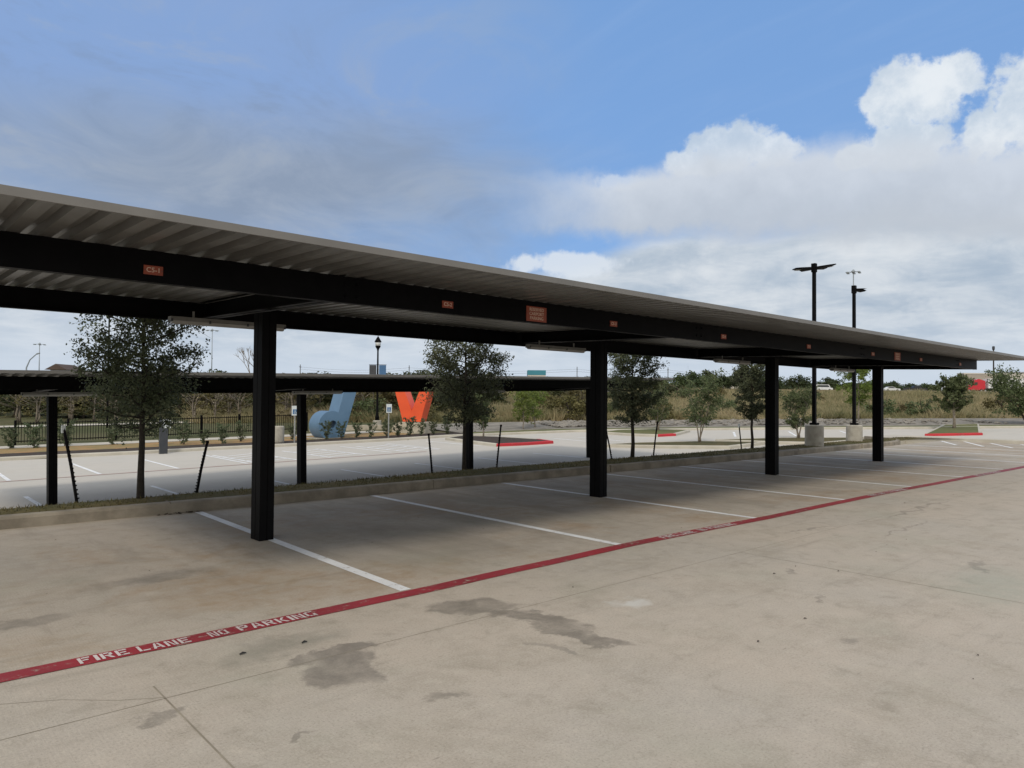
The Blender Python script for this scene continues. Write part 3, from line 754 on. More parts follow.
    # strip lights
    for cx in cols:
        f0, f1, fy, fz = cx+fix[0], cx+fix[1], fix[2], 2.395
        h = MB(); h.extrude([(fy-.055, fz), (fy-.050, fz+.045), (fy+.050, fz+.045), (fy+.055, fz)], 'x', f0, f1)
        h.box(f0+.25, f0+.27, fy-.01, fy+.01, fz+.045, fz+.12); h.box(f1-.27, f1-.25, fy-.01, fy+.01, fz+.045, fz+.12)
        ho = h.build('strip_light', M['fixture'], r)
        l = MB(); l.extrude([(fy-.047, fz-.001), (fy-.040, fz-.026), (fy-.015, fz-.036), (fy+.015, fz-.036), (fy+.040, fz-.026), (fy+.047, fz-.001)], 'x', f0+.02, f1-.02)
        lo_ = l.build('diffuser', M['fixture_lens'], ho)
        for q in (f0+.003, f0+.42, f0+.86, f1-.023): MB().box(q, q+.02, fy-.058, fy+.058, fz-.012, fz+.02).build('clip', M['dark_box'], ho)
    # number plates and notice boards bolted to the front beam
    for i, (sx, txt, w, h, zz, ts) in enumerate(signs):
        mb = MB(); mb.box(sx-w/2, sx+w/2, -1.867, -1.861, zz-h/2, zz+h/2)
        o = mb.build('notice_board' if len(txt) > 6 else 'number_plate', M['sign_red'], r)
        o['label'] = ('orange red notice board reading RESERVED CARPORT PARKING' if len(txt) > 6 else 'small orange red plate reading '+txt)
        text_mesh(txt, ts, 'lettering', M['sign_text'], o, (sx, -1.869, zz), (math.pi/2, 0, 0), .95)
        for qx in (-1, 1):
            MB().tube((sx+qx*(w/2-.008), -1.867, zz), (sx+qx*(w/2-.008), -1.870, zz), .004, n=6).build('screw', M['dark_box'], o)
    return r
signs = []
for i, sx in enumerate((1.638, 4.392, 6.959, 9.455, 12.126, 14.815, 17.404, 20.023)):
    signs.append((sx, 'C5-%d' % (i+1), .135, .068, 2.485, .050))
for sx in (5.63, 16.06):
    signs.append((sx, 'RESERVED\nCARPORT\nPARKING', .31, .165, 2.492, .050))
carport((0, 7.703, 0), 0, [X0, X0+SP, X0+2*SP, X0+3*SP], .36, 21.48, 'long near carport with black steel frame, ribbed metal deck and small orange plates', (-.72, .63, .90), signs)
zc2 = -.83
carport((3.05, 17.5, zc2), .0182, [0, 5.5, 11.0, 16.55], -2.75, 17.3, 'second black carport in the lower lot behind the row of trees', (-.66, .66, -.90), [], 2.490, 2.395)

# ------------------------------------------------------------------ plants
def leaf_cloud(pts, size, rng, flat=.3, aspect=.55):
    """one quad leaf at each point, returned as a mesh builder"""
    n = len(pts); pts = np.asarray(pts)
    a = rng.normal(size=(n, 3)); a /= np.linalg.norm(a, axis=1)[:, None]
    b = rng.normal(size=(n, 3)); b -= (a*b).sum(1)[:, None]*a; b /= np.linalg.norm(b, axis=1)[:, None]
    s = (size*(.6+.8*rng.random(n)))[:, None]
    v = np.empty((n, 4, 3)); v[:, 0] = pts-a*s*.5; v[:, 1] = pts+b*s*aspect*.5; v[:, 2] = pts+a*s*.5; v[:, 3] = pts-b*s*aspect*.5
    return v.reshape(-1, 3)
def quads_obj(name, v, mat, parent=None, tri=False):
    me = bpy.data.meshes.new(name); k = 3 if tri else 4; n = len(v)//k
    me.vertices.add(len(v)); me.vertices.foreach_set('co', np.asarray(v, dtype=np.float32).ravel())
    me.loops.add(n*k); me.loops.foreach_set('vertex_index', np.arange(n*k, dtype=np.int32))
    me.polygons.add(n); me.polygons.foreach_set('loop_start', np.arange(0, n*k, k, dtype=np.int32)); me.polygons.foreach_set('loop_total', np.full(n, k, dtype=np.int32))
    me.update(calc_edges=True); me.materials.append(mat)
    o = bpy.data.objects.new(name, me); C.objects.link(o)
    if parent: o.parent = parent
    return o
def grow_tree(r, H, trunk_r, cb, crown_r, mat, bark, seed, nl=7000, leaf=.05, nlimb=34, stems=1, shape='oak', lean=.0):
    """trunk and limbs as tapering tubes; leaves cluster along twigs"""
    rng = np.random.default_rng(seed); rd = random.Random(seed)
    tb = MB(); leafpts = []; lb = MB()
    def wob(p, s): return Vector(p)+Vector((rd.uniform(-s, s), rd.uniform(-s, s), rd.uniform(-s*.5, s*.5)))
    tips = []
    tops = []
    for st in range(stems):
        az_ = 2*math.pi*(st+rd.random()*.5)/stems; sp = 0 if stems == 1 else crown_r*.42
        pts = []; k = 9
        for i in range(k):
            t = i/(k-1); out = sp*(t**1.2)
            pts.append(Vector((math.cos(az_)*out+.02*rd.uniform(-1, 1)*H*.3+lean*t, math.sin(az_)*out+.02*rd.uniform(-1, 1)*H*.3, -.05+t*(H*.93))))
        pts[0] = Vector((math.cos(az_)*.05*(stems > 1), math.sin(az_)*.05*(stems > 1), -.06))
        rs = [trunk_r*(1.12 if i == 0 else 1.0)*(1-.86*(i/(k-1))) for i in range(k)]
        tb.path(pts, rs, 8); tops.append((pts, rs))
    for i in range(nlimb):
        pts, rs = tops[i % stems]
        t = (cb/H)+(1-cb/H)*((i+.5*rd.random())/nlimb)*.96
        fi = t/.93*(len(pts)-1); fi = min(fi, len(pts)-1.01); j = int(fi); p0 = pts[j].lerp(pts[j+1], fi-j)
        tt = (t-cb/H)/(1-cb/H)
        prof = {'oak': max(.22, math.sin(min(1, tt*.88+.15)*math.pi))**.62*1.0, 'vase': .35+.75*math.sin(min(1, tt*.9+.1)*math.pi*.85), 'bush': math.sin((tt*.8+.18)*math.pi)**.5}[shape]
        ln = crown_r*prof*rd.uniform(.74, 1.06)*(.7 if tt < .10 else 1)
        a = i*2.399+rd.uniform(-.4, .4); up = rd.uniform(.0, .62)*(1-.1*tt) if shape != 'vase' else rd.uniform(.5, 1.0)
        d = Vector((math.cos(a), math.sin(a), up)).normalized()
        lp = [p0]; cur = p0.copy(); dd = d.copy(); seg = 5
        for s_ in range(seg):
            dd = (dd+Vector((rd.uniform(-.25, .25), rd.uniform(-.25, .25), rd.uniform(-.12, .16)))).normalized(); cur = cur+dd*(ln/seg); lp.append(cur.copy())
        r0 = trunk_r*.30*(1-.5*tt)
        lb.path(lp, [r0*(1-.8*s_/seg)+.002 for s_ in range(seg+1)], 5)
        # twigs
        for q in range(9):
            s_ = rd.uniform(.25, 1.0)*seg; jj = min(int(s_), seg-1); b0 = lp[jj].lerp(lp[jj+1], s_-jj)
            td = Vector((rd.uniform(-1, 1), rd.uniform(-1, 1), rd.uniform(-.35, .9))).normalized(); tl = crown_r*rd.uniform(.12, .42)
            b1 = b0+td*tl; mid = b0.lerp(b1, .5)+Vector((0, 0, rd.uniform(-.1, .1)*tl))
            lb.path([b0, mid, b1], [r0*.28+.001, r0*.2+.001, .001], 3)
            tips.append((b0, mid, b1))
    nt = len(tips); per = max(1, nl//nt)
    P = []
    for b0, mid, b1 in tips:
        w = rd.uniform(.25, 1.8); kx = int(per*w)
        ts = rng.random(kx)**.7
        base = np.where(ts[:, None] < .5, np.array(b0)+(np.array(mid)-np.array(b0))*(ts*2)[:, None], np.array(mid)+(np.array(b1)-np.array(mid))*((ts-.5)*2)[:, None])
        P.append(base+rng.normal(size=(kx, 3))*crown_r*.045)
    P = np.concatenate(P)
    if shape == 'oak':                                            # inner foliage in many small clumps
        nc = 60; zc = cb+(H-cb)*rng.uniform(.06, .90, nc); t_ = (zc-cb)/(H-cb)
        rad = crown_r*np.maximum(.15, np.sin(np.minimum(1, t_*.88+.15)*math.pi))**.62*rng.random(nc)**.5*.82; aa = rng.uniform(0, 6.28, nc)
        cc = np.stack([np.cos(aa)*rad, np.sin(aa)*rad, zc], 1); k_ = nl//260
        P = np.concatenate([P]+[c_+rng.normal(size=(k_, 3))*crown_r*np.array([.085, .085, .06]) for c_ in cc])
    tb.build('trunk', bark, r, smooth=True); lb.build('limbs', bark, r, smooth=True)
    quads_obj('crown', leaf_cloud(P, leaf, rng), mat, r)
    return r
oaks = [((2.93, 10.84), 3.5, .050, .95, 1.00, 11, 24000, 'young dark oak nearest the camera, left of the first carport column', .040),
        ((9.10, 11.50), 3.50, .045, 1.02, 1.06, 12, 18000, 'young dark oak in front of the orange letter, second in the row', .048),
        ((14.2, 11.3), 3.50, .050, .88, .86, 13, 16000, 'young dark oak just right of the second carport column', .05),
        ((20.2, 11.5), 3.15, .048, 1.0, .70, 14, 12000, 'young dark oak just left of the third carport column', .055)]
for (x, y), H, tr, cb, rr, sd_, nl, lab, lf in oaks:
    r = root('oak_tree', (x, y, strip_z(x, y)-.01), lab, 'tree', 'young oaks planted along the strip')
    grow_tree(r, H, tr, cb, rr, M['leaf_oak'], M['bark_dark'], sd_, nl, lf, 52)
myr = [((27.4, 18.1), 2.35, .035, .7, 1.35, 21, 'multi stemmed myrtle with a thin airy crown on the grass island', M['leaf_myrtle'], 3, 5200),
       ((33.0, 16.4), 1.95, .04, .5, 1.1, 22, 'low spreading multi stemmed tree left of the first lamp base', M['leaf_myrtle'], 3, 5000),
       ((32.0, 33.2), 2.6, .045, .6, 1.35, 23, 'bright green small tree on the lawn past the red kerbed mulch island', M['leaf_bright'], 2, 5000),
       ((23.3, 27.9), 2.0, .035, .5, .75, 24, 'small pale green tree growing in the mulch island', M['leaf_myrtle'], 2, 3000),
       ((30.2, 32.4), 2.3, .04, .6, .95, 25, 'small rounded tree left of the bright green tree on the lawn', M['leaf_bright'], 1, 3500),
       ((34.0, 25.2), 2.1, .04, .5, 1.2, 26, 'low spreading shrubby tree on the lawn island behind its red kerb', M['leaf_myrtle'], 3, 4000),
       ((47.05, 14.05), 2.9, .09, .95, 1.30, 27, 'single stemmed tree on the red kerbed grass island', M['leaf_myrtle'], 1, 7500),
       ((56.6, 12.6), 1.9, .10, .6, 2.6, 28, 'wide dark spreading tree at the right edge beyond the gravel', M['leaf_myrtle'], 4, 12000),
       ((54.0, 22.3), 4.6, .07, 1.3, 1.7, 29, 'tall bright green tree in the dry grass behind the second lamp', M['leaf_bright'], 1, 7000),
       ((61.5, 11.0), 2.1, .06, .1, 2.4, 30, 'low dark bush under the wide tree at the right edge', M['leaf_wood'], 5, 6000)]
for (x, y), H, tr, cb, rr, sd_, lab, mt, stems, nl in myr:
    z = zp(x, y)+.11 if inside(x, y, LOTS) else terr(x, y)
    r = root('small_tree', (x, y, z), lab, 'tree')
    grow_tree(r, H, tr, cb, rr, mt, M['bark_pale'] if stems < 4 else M['bark'], sd_, nl, .09 if x < 40 else .13, 22, stems, 'vase' if stems > 1 and stems < 5 else 'bush')

def sector(x, y):
    px = 512+727*math.tan(math.atan2(x, y)-YAW)
    for lim, ph in ((110, 'left of the nearest oak'), (185, 'behind the nearest oak'), (262, 'between the nearest oak and the first column'), (320, 'just right of the first column'), (390, 'around the blue letter and the lantern post'),
                    (455, 'behind the orange letter'), (530, 'right of the second oak'), (606, 'left of the second column'), (672, 'behind the third oak'), (735, 'between the third and fourth oaks'),
                    (800, 'around the third column'), (850, 'between the two lamp posts'), (885, 'around the last column'), (940, 'left of the island tree')):
        if px < lim: return ph
    return 'right of the island tree'
# shrubs along the bed
shr = [(4.88, 36.9), (5.66, 36.5), (6.85, 36.8), (8.56, 36.2), (10.26, 34.8), (11.01, 34.2), (11.66, 33.6), (12.5, 33.6), (13.6, 34.2), (15.9, 33.6), (17.18, 32.6), (18.03, 32.7), (18.94, 32.7), (19.51, 32.3), (20.43, 32.3), (20.86, 31.9), (21.83, 32.2), (22.34, 31.9), (23.1, 31.9), (23.9, 31.7)]
protos = []
for k in range(3):
    def mk(k=k, loc=(0, 0, 0)):
        r = root('shrub', loc, '', 'shrub', 'young shrubs planted in the mulch bed')
        grow_tree(r, .85+.1*k, .014, .05, .36+.05*k, M['leaf_shrub'], M['bark'], 40+k, 1800, .06, 18, 4, 'vase'); return r
    protos.append(mk)
made = []
ORD = ['first', 'second', 'third', 'fourth', 'fifth', 'sixth', 'seventh', 'eighth', 'ninth', 'tenth', 'eleventh', 'twelfth', 'thirteenth', 'fourteenth', 'fifteenth', 'sixteenth', 'seventeenth', 'eighteenth', 'nineteenth', 'twentieth']
SHL = 'sparse grey green shrub planted in the bed beyond the lower lot'
for i, (x, y) in enumerate(shr):
    z = terr(x, y)+.1
    if i < 3: r = protos[i](loc=(x, y, z)); made.append(r)
    else: r = copy_tree(made[i % 3], (x, y, z), i*1.7, .7+.3*random.random())
    r['label'] = 'sparse grey green shrub, '+ORD[i]+' from the left of the row in the bed'; r['group'] = 'young shrubs planted in the bed'
for i in (18, 19): pass

# background woodland: eight tree kinds copied about, each tree a thing of its own
def bg_tree(seed, H, rr, mat, bark, name, nl=1500, leaf=.38, thin=False):
    r = root(name, (0, 0, 0), '', 'tree')
    rng = np.random.default_rng(seed); rd = random.Random(seed)
    tb = MB(); k = 6
    for s_ in range(2 if thin else 1):
        ax = rd.uniform(-.6, .6)
        pts = [Vector((ax*t/5+rd.uniform(-.12, .12), rd.uniform(-.15, .15), -.2+H*.9*t/5)) for t in range(k)]
        tb.path(pts, [(.11 if thin else .14)*(1-.85*t/5) for t in range(k)], 5)
        for b in range(12 if thin else 6):
            t = rd.uniform(.3, .95); j = int(t*5); p0 = pts[j].lerp(pts[min(j+1, 5)], t*5-j); a = rd.uniform(0, 6.28)
            L_ = rr*rd.uniform(.5, 1.0)*(1.15-t); p1 = p0+Vector((math.cos(a)*L_, math.sin(a)*L_, L_*rd.uniform(.6, 1.4))); p2 = p1+Vector((math.cos(a+.5)*L_*.5, math.sin(a+.5)*L_*.5, L_*.7))
            tb.path([p0, p1, p2], [.05*(1-t*.6), .028, .008], 4)
    tb.build('trunk', bark, r, smooth=True)
    if nl:
        P = []
        nc = 26
        for c in range(nc):
            t = rng.random(); zc = H*(.18+.75*t); rad = rr*math.sin(math.pi*(.12+.8*t))**.6*rng.uniform(.35, .95); a = rng.uniform(0, 6.28)
            cc = np.array([math.cos(a)*rad, math.sin(a)*rad, zc]); sz = rr*rng.uniform(.22, .42)
            q = rng.normal(size=(nl//nc, 3)); q /= np.linalg.norm(q, axis=1)[:, None]; q *= (rng.random(len(q))**.4)[:, None]
            P.append(cc+q*np.array([sz, sz, sz*.75]))
        quads_obj('crown', leaf_cloud(np.concatenate(P), leaf, rng, aspect=.75), mat, r)
    return r
KINDS = [
 ('woodland_tree', 6.0, 2.6, M['leaf_wood'], M['bark'], 'dark leafy tree in the wood beyond the lower lot', 1900, .30, False),
 ('woodland_tree', 5.2, 2.9, M['leaf_wood'], M['bark'], 'dark leafy tree in the wood beyond the lower lot', 1900, .30, False),
 ('woodland_tree', 5.6, 2.4, M['leaf_brown'], M['bark'], 'olive brown tree turning colour in the wood beyond the lower lot', 1500, .28, False),
 ('thin_woodland_tree', 6.2, 1.8, M['leaf_brown'], M['bark_pale'], 'pale thin stemmed half bare tree at the edge of the wood', 420, .22, True),
 ('scrub_bush', 2.2, 1.9, M['leaf_brown'], M['bark'], 'olive scrub bush growing in the rough grass', 1000, .22, False),
 ('scrub_bush', 1.7, 1.5, M['leaf_myrtle'], M['bark'], 'grey green scrub bush growing in the rough grass', 900, .20, False),
 ('far_tree', 7.0, 5.0, M['leaf_far'], M['bark'], 'green tree in the far tree line beyond the dry field', 1700, .60, False),
 ('far_tree', 5.5, 5.5, M['leaf_far'], M['bark'], 'green tree in the far tree line beyond the dry field', 1700, .60, False),
]
GR = ['trees in the wood beyond the lower lot', 'trees in the wood beyond the lower lot', 'olive brown trees in the wood', 'thin half bare trees at the wood edge', 'olive scrub bushes', 'grey green scrub bushes', 'trees of the far tree line', 'trees of the far tree line']
first = {}
SHORT = ['dark leafy tree in the wood,', 'dark leafy tree in the wood,', 'olive brown tree in the wood,', 'pale thin half bare tree,', 'olive scrub bush in rough grass,', 'grey green scrub bush in rough grass,', 'tree of the far green tree line,', 'tree of the far green tree line,']
def plant(kind, x, y, s=1.0, sz=None):
    z = terr(x, y)
    if kind < 4: sz = s*.60
    if kind not in first:
        nm, H, rr, mt, bk, lab, nl, lf, th = KINDS[kind]
        o = bg_tree(100+kind, H, rr, mt, bk, nm, nl, lf, th); o['label'] = lab; o['group'] = GR[kind]; first[kind] = o
        o.location = (x, y, z); o.rotation_euler = (0, 0, random.uniform(0, 6)); o.scale = (s, s, sz or s)
    else: o = copy_tree(first[kind], (x, y, z), random.uniform(0, 6.28), (s, s, sz or s))
    ph = sector(x, y); o['label'] = SHORT[kind]+' '+ph; o['group'] = GR[kind]+', '+ph
    return o
def pol(az_deg, q):   # azimuth from +Y, forward depth
    a = RAD(az_deg); d = q/max(.25, math.cos(a-YAW)); return d*math.sin(a), d*math.cos(a)
rd = random.Random(5)
# wood on the left (near edge ~66 m), denser behind
for i in range(60):
    a = rd.uniform(-6, 41); q = rd.uniform(66, 76); x, y = pol(a, q)
    plant(rd.choice([0, 1, 2, 0, 2]), x, y, rd.uniform(.85, 1.15))
for i in range(34):
    a = rd.uniform(-6, 41); q = rd.uniform(80, 98); x, y = pol(a, q); plant(rd.choice([0, 1, 2]), x, y, rd.uniform(1.0, 1.25))
for i in range(16):
    a = rd.uniform(3, 30); q = rd.uniform(58, 64); x, y = pol(a, q); plant(3, x, y, rd.uniform(.8, 1.15))
for i in range(26):
    a = rd.uniform(24, 54); q = rd.uniform(56, 78); x, y = pol(a, q); plant(rd.choice([4, 5, 4]), x, y, rd.uniform(.6, 1.1))
for i in range(34):
    a = rd.uniform(46, 88); q = rd.uniform(62, 125)
    if 68 < a < 78: q = rd.uniform(60, 72)
    x, y = pol(a, q); plant(rd.choice([4, 5, 5]), x, y, rd.uniform(.4, .95))
for i in range(20):
    a = rd.uniform(40, 56); q = rd.uniform(100, 135); x, y = pol(a, q); plant(rd.choice([0, 2, 1]), x, y, rd.uniform(.65, .9))
# far tree line beyond the highway
for i in range(150):
    a = 38+i*.33+rd.uniform(-.3, .3); q = rd.uniform(232, 290); x, y = pol(a, q); plant(rd.choice([6, 7]), x, y, rd.uniform(.75, 1.1), rd.uniform(.42, .68))
for i in range(14):
    a = rd.uniform(55, 66); q = rd.uniform(150, 190); x, y = pol(a, q); plant(rd.choice([6, 7]), x, y, rd.uniform(.45, .7))

# leafless tree standing over the carport roof
r = root('bare_tree', (*pol(22.8, 62), terr(*pol(22.8, 62))), 'tall leafless grey tree showing above the second carport, left of the first column', 'tree')
tb = MB(); rdt = random.Random(9)
def branch(p, d, L_, rad, depth):
    q = p+d*L_; tb.path([p, p.lerp(q, .5)+Vector((rdt.uniform(-.06, .06)*L_, rdt.uniform(-.06, .06)*L_, 0)), q], [rad, rad*.8, rad*.6], 5)
    if depth == 0: return
    for k in range(3 if depth > 1 else 4):
        nd = (d+Vector((rdt.uniform(-.55, .55), rdt.uniform(-.55, .55), rdt.uniform(-.05, .4)))).normalized(); branch(q, nd, L_*rdt.uniform(.55, .8), rad*.6, depth-1)
branch(Vector((0, 0, -.2)), Vector((.05, 0, 1)), 2.6, .10, 4)
tb.build('trunk', M['bark_pale'], r)

# tall dry grass of the field
rng = np.random.default_rng(3)
def blades(n, az0, az1, q0, q1, h, w, name, mat, label, zoff=0, pw=1.0, hz=None):
    a = np.radians(rng.uniform(az0, az1, n)); q = q0+(q1-q0)*rng.random(n)**pw
    d = q/np.maximum(.2, np.cos(a-YAW)); x, y = d*np.sin(a), d*np.cos(a)
    z = np.array([terr(float(i), float(j)) for i, j in zip(x, y)])+zoff
    hh = h*(.5+rng.random(n))*np.array([max(.25, .8+1.5*mnoise.noise(Vector((i*.16, j*.16, 7)))) if hz is None else 1 for i, j in zip(x, y)]); ww = w*(.5+rng.random(n))
    t = rng.uniform(0, 6.283, n); lx, ly = rng.normal(size=n)*.5*hh, rng.normal(size=n)*.5*hh
    v = np.empty((n, 3, 3)); v[:, 0] = np.stack([x-np.cos(t)*ww/2, y-np.sin(t)*ww/2, z-.05], 1); v[:, 1] = np.stack([x+np.cos(t)*ww/2, y+np.sin(t)*ww/2, z-.05], 1); v[:, 2] = np.stack([x+lx, y+ly, z+hh], 1)
    o = quads_obj(name, v.reshape(-1, 3), mat, tri=True); tag(o, label, 'grass', kind='stuff'); return o
blades(100000, 40, 92, 58, 150, .62, .17, 'tall_grass', M['prairie_blade'], 'dry golden tall grass covering the field beyond the gravel', pw=1.35)
blades(22000, 18, 46, 56, 70, .7, .12, 'rough_grass', M['prairie_blade'], 'rough dry grass in front of the wood', pw=1.2)
# turf blades on the planting strip
n = 42000; x = -8+41*rng.random(n)**1.0; y = 10.30+1.9*rng.random(n)**.8; keep = x < 31; x, y = x[keep], y[keep]; n = len(x)
z = np.array([strip_z(float(i), float(j)) for i, j in zip(x, y)]); hh = .010+.032*rng.random(n)*(0.5+0.8*rng.random(n)); t = rng.uniform(0, 6.28, n); ww = .008
v = np.empty((n, 3, 3)); v[:, 0] = np.stack([x-np.cos(t)*ww, y-np.sin(t)*ww, z-.01], 1); v[:, 1] = np.stack([x+np.cos(t)*ww, y+np.sin(t)*ww, z-.01], 1); v[:, 2] = np.stack([x+rng.normal(size=n)*.02, y+rng.normal(size=n)*.02, z+hh], 1)
tag(quads_obj('turf', v.reshape(-1, 3), M['turf_blade'], tri=True), 'short dormant grass on the planting strip behind the kerb', 'grass', kind='stuff')
# riprap stones along the gravel
mb = MB(); rr_ = random.Random(4)
def stone(cx, cy, cz, s):
    vs = []
    for (a, b, c) in [(1,0,0),(-1,0,0),(0,1,0),(0,-1,0),(0,0,1),(0,0,-1),(.7,.7,.5),(-.7,.7,.5),(.7,-.7,.5),(-.7,-.7,.5)]:
        k = s*rr_.uniform(.6, 1.1); vs.append((cx+a*k*1.3, cy+b*k, cz+c*k*.7))
    mb.add(vs, [(4,6,7),(4,7,9),(4,9,8),(4,8,6),(0,6,8),(2,7,6),(1,9,7),(3,8,9),(0,2,6),(2,1,7),(1,3,9),(3,0,8)])
for i in range(800):
    t = rr_.random()**1.4*.75; seg = 10+t*7; j = min(int(seg), 16); p = Vector(BOUND[j]).lerp(Vector(BOUND[j+1]), seg-j)
    d = (Vector(BOUND[j+1])-Vector(BOUND[j])).normalized(); nr = Vector((-d.y, d.x)); q = p+nr*rr_.uniform(3.5, 11)
    stone(q.x, q.y, terr(q.x, q.y)+.12, rr_.uniform(.06, .24))
tag(mb.build('riprap_rocks', M['rock'], recalc=True), 'loose pale riprap stones along the gravel verge', 'rocks', kind='stuff')
# leaf litter and grit on the front lot
mb = MB()
for i in range(45):
    x, y = rr_.uniform(0, 14), 1.2+rr_.random()*8.6
    s = rr_.uniform(.003, .009); a = rr_.uniform(0, 6.28)
    mb.add([(x+math.cos(a+k*1.57)*s*(.6 if k % 2 else 2.4), y+math.sin(a+k*1.57)*s*(1 if k % 2 else 1.8), .005+.006*(k % 2)) for k in range(4)], [(0, 1, 2, 3)])
for x in (3.0, 3.25, 3.1, 3.4):
    for q in range(7):
        xx, yy = x+rr_.uniform(-.1, .1), 10.02+rr_.uniform(-.06, .06); s = .02; a = rr_.uniform(0, 6)
        mb.add([(xx+math.cos(a+k*1.57)*s, yy+math.sin(a+k*1.57)*s*.6, .01+.012*(k % 2)) for k in range(4)], [(0, 1, 2, 3)])
tag(mb.build('leaf_litter', M['mulch']), 'scattered dead leaves and grit on the near concrete', 'litter', kind='stuff')
for (x, y, s) in [(1.75, 4.32, .020), (2.12, 4.27, .018)]:
    mb = MB(); mb.path([(x-s, y, .008), (x, y+.004, .012), (x+s, y+.002, .008)], [.004, .007, .003], 6)
    tag(mb.build('dark_scrap', M['rubber']), ('left' if x < 2 else 'right')+' one of two small black scraps on the concrete below NO PARKING', 'scrap', 'small black scraps on the concrete')

# ------------------------------------------------------------------ stakes beside the trees
stk = [((2.21, 10.97), -.22, 1.02, 'black stake leaning left, left of the nearest oak', 1),
       ((3.76, 11.15), .17, .80, 'black stake leaning right, between the nearest oak and the first column', 0),
       ((8.44, 11.65), -.09, .86, 'black stake left of the second oak in front of the orange letter', 0),
       ((10.12, 11.7), .10, 1.02, 'black stake right of the second oak, before the red kerbed mulch island', 0),
       ((14.01, 11.75), -.17, .82, 'black stake between the second column and the third oak', 1),
       ((15.09, 11.34), .11, .88, 'black stake just right of the third oak', 0),
       ((20.24, 11.85), -.10, .92, 'black stake just left of the fourth oak', 1)]
for (x, y), ln, H, lab, tip in stk:
    z = strip_z(x, y)
    r = root('tree_stake', (x, y, z), lab, 'stake', 'stakes beside the young oaks')
    ox, oy = ln*Rv.x, ln*Rv.y
    mb = MB(); mb.path([(0, 0, -.1), (ox*.5, oy*.5, H*.5), (ox, oy, H)], [.019, .019, .019], 6)
    for k in range(14):
        t = .06+k*.055; c = Vector((ox*t*1.0, oy*t, H*t)); mb.box(c.x-.021, c.x+.021, c.y-.008, c.y+.008, c.z, c.z+.02)
    mb.build('post', M['black_steel'], r)
    if tip:
        mb = MB(); mb.box(ox-.022, ox+.022, oy-.022, oy+.022, H-.09, H+.01); t_ = mb.build('painted_tip', M['sign_white'], r)
    else:
        mb = MB(); mb.tube((ox, oy, H-.03), (ox, oy, H+.012), .024, n=8); mb.build('cap', M['black_steel'], r)

# ------------------------------------------------------------------ sculptural letters
def arc(cx, cz, r_, a0, a1, n): return [(cx+r_*math.cos(RAD(a0+(a1-a0)*i/n)), cz+r_*math.sin(RAD(a0+(a1-a0)*i/n))) for i in range(n+1)]
r = root('letter_sculpture', (17.95, 33.9, zB(17.95)+.08), 'giant powder blue lower case d leaning right behind the shrubs', 'sculpture')
bm = bmesh.new()
rb, hole, T = .74, .20, 1.05
cz = .62; cx = -.05
# outline of bowl joined to the leaning stem
sl_ = .30
out = arc(cx, cz, rb, 62, 236, 22)                                  # over the top of the bowl, down its left side
out = [(x, max(z, 0)) for x, z in out]
out += [(.50, 0.0), (.62, 0.02)]
out += [(1.42, 2.70), (.70, 2.70)]
outer = out[::-1]
hv = arc(cx+.06, cz+.06, hole, 0, 345, 23)
def ring(pts, y): return [bm.verts.new((x, y, z)) for x, z in pts]
of, ob = ring(outer, -T/2), ring(outer, T/2); hf, hb = ring(hv, -T/2), ring(hv, T/2)
for a, b in ((of, ob), (hf, hb)):
    for i in range(len(a)): j = (i+1) % len(a); bm.faces.new((a[i], a[j], b[j], b[i]))
for o_, h_ in ((of, hf), (ob, hb)):
    es = [bm.edges.get((o_[i], o_[(i+1) % len(o_)])) for i in range(len(o_))]+[bm.edges.get((h_[i], h_[(i+1) % len(h_)])) for i in range(len(h_))]
    bmesh.ops.triangle_fill(bm, edges=es, use_beauty=True)
bmesh.ops.recalc_face_normals(bm, faces=bm.faces)
me = bpy.data.meshes.new('letter_body'); bm.to_mesh(me); bm.free(); me.materials.append(M['blue_metal'])
o = bpy.data.objects.new('letter_body', me); C.objects.link(o); o.parent = r
mb = MB(); mb.box(-1.0, 1.3, -.75, .75, -.15, -.002); mb.build('concrete_pad', M['base_conc'], r)
tag(r)
r = root('letter_sculpture', (23.95, 34.9, zB(23.5)+.05), 'giant orange red capital V standing on a pale stone block', 'sculpture', rz=-1.02)
z0 = .62
mb = MB()
vp = [(-1.06, z0+1.74), (-.50, z0+1.86), (.0, z0+.62), (.50, z0+1.86), (1.06, z0+1.80), (.55, z0+.0), (-.55, z0+.0)]
mb.extrude(vp, 'y', -.41, .41)
mb.build('letter_body', M['orange_metal'], r, bevel=.012)
mb = MB(); mb.extrude([(-1.05, -.3), (.95, -.3), (.95, .61), (.1, .61), (-.60, .61), (-1.05, .38)], 'y', -.8, .7); mb.build('stone_block', M['stone'], r, bevel=.03)

# low stone walls near the letters
mb = MB(); mb.box(0, 4.6, 0, .4, -.2, .38); o = mb.build('stone_wall', M['stone'], bevel=.02); o.location = (20.2, 40.2, terr(20.2, 40.2)); o.rotation_euler.z = -.15
tag(o, 'low pale stone wall between the blue and the orange letters', 'wall')

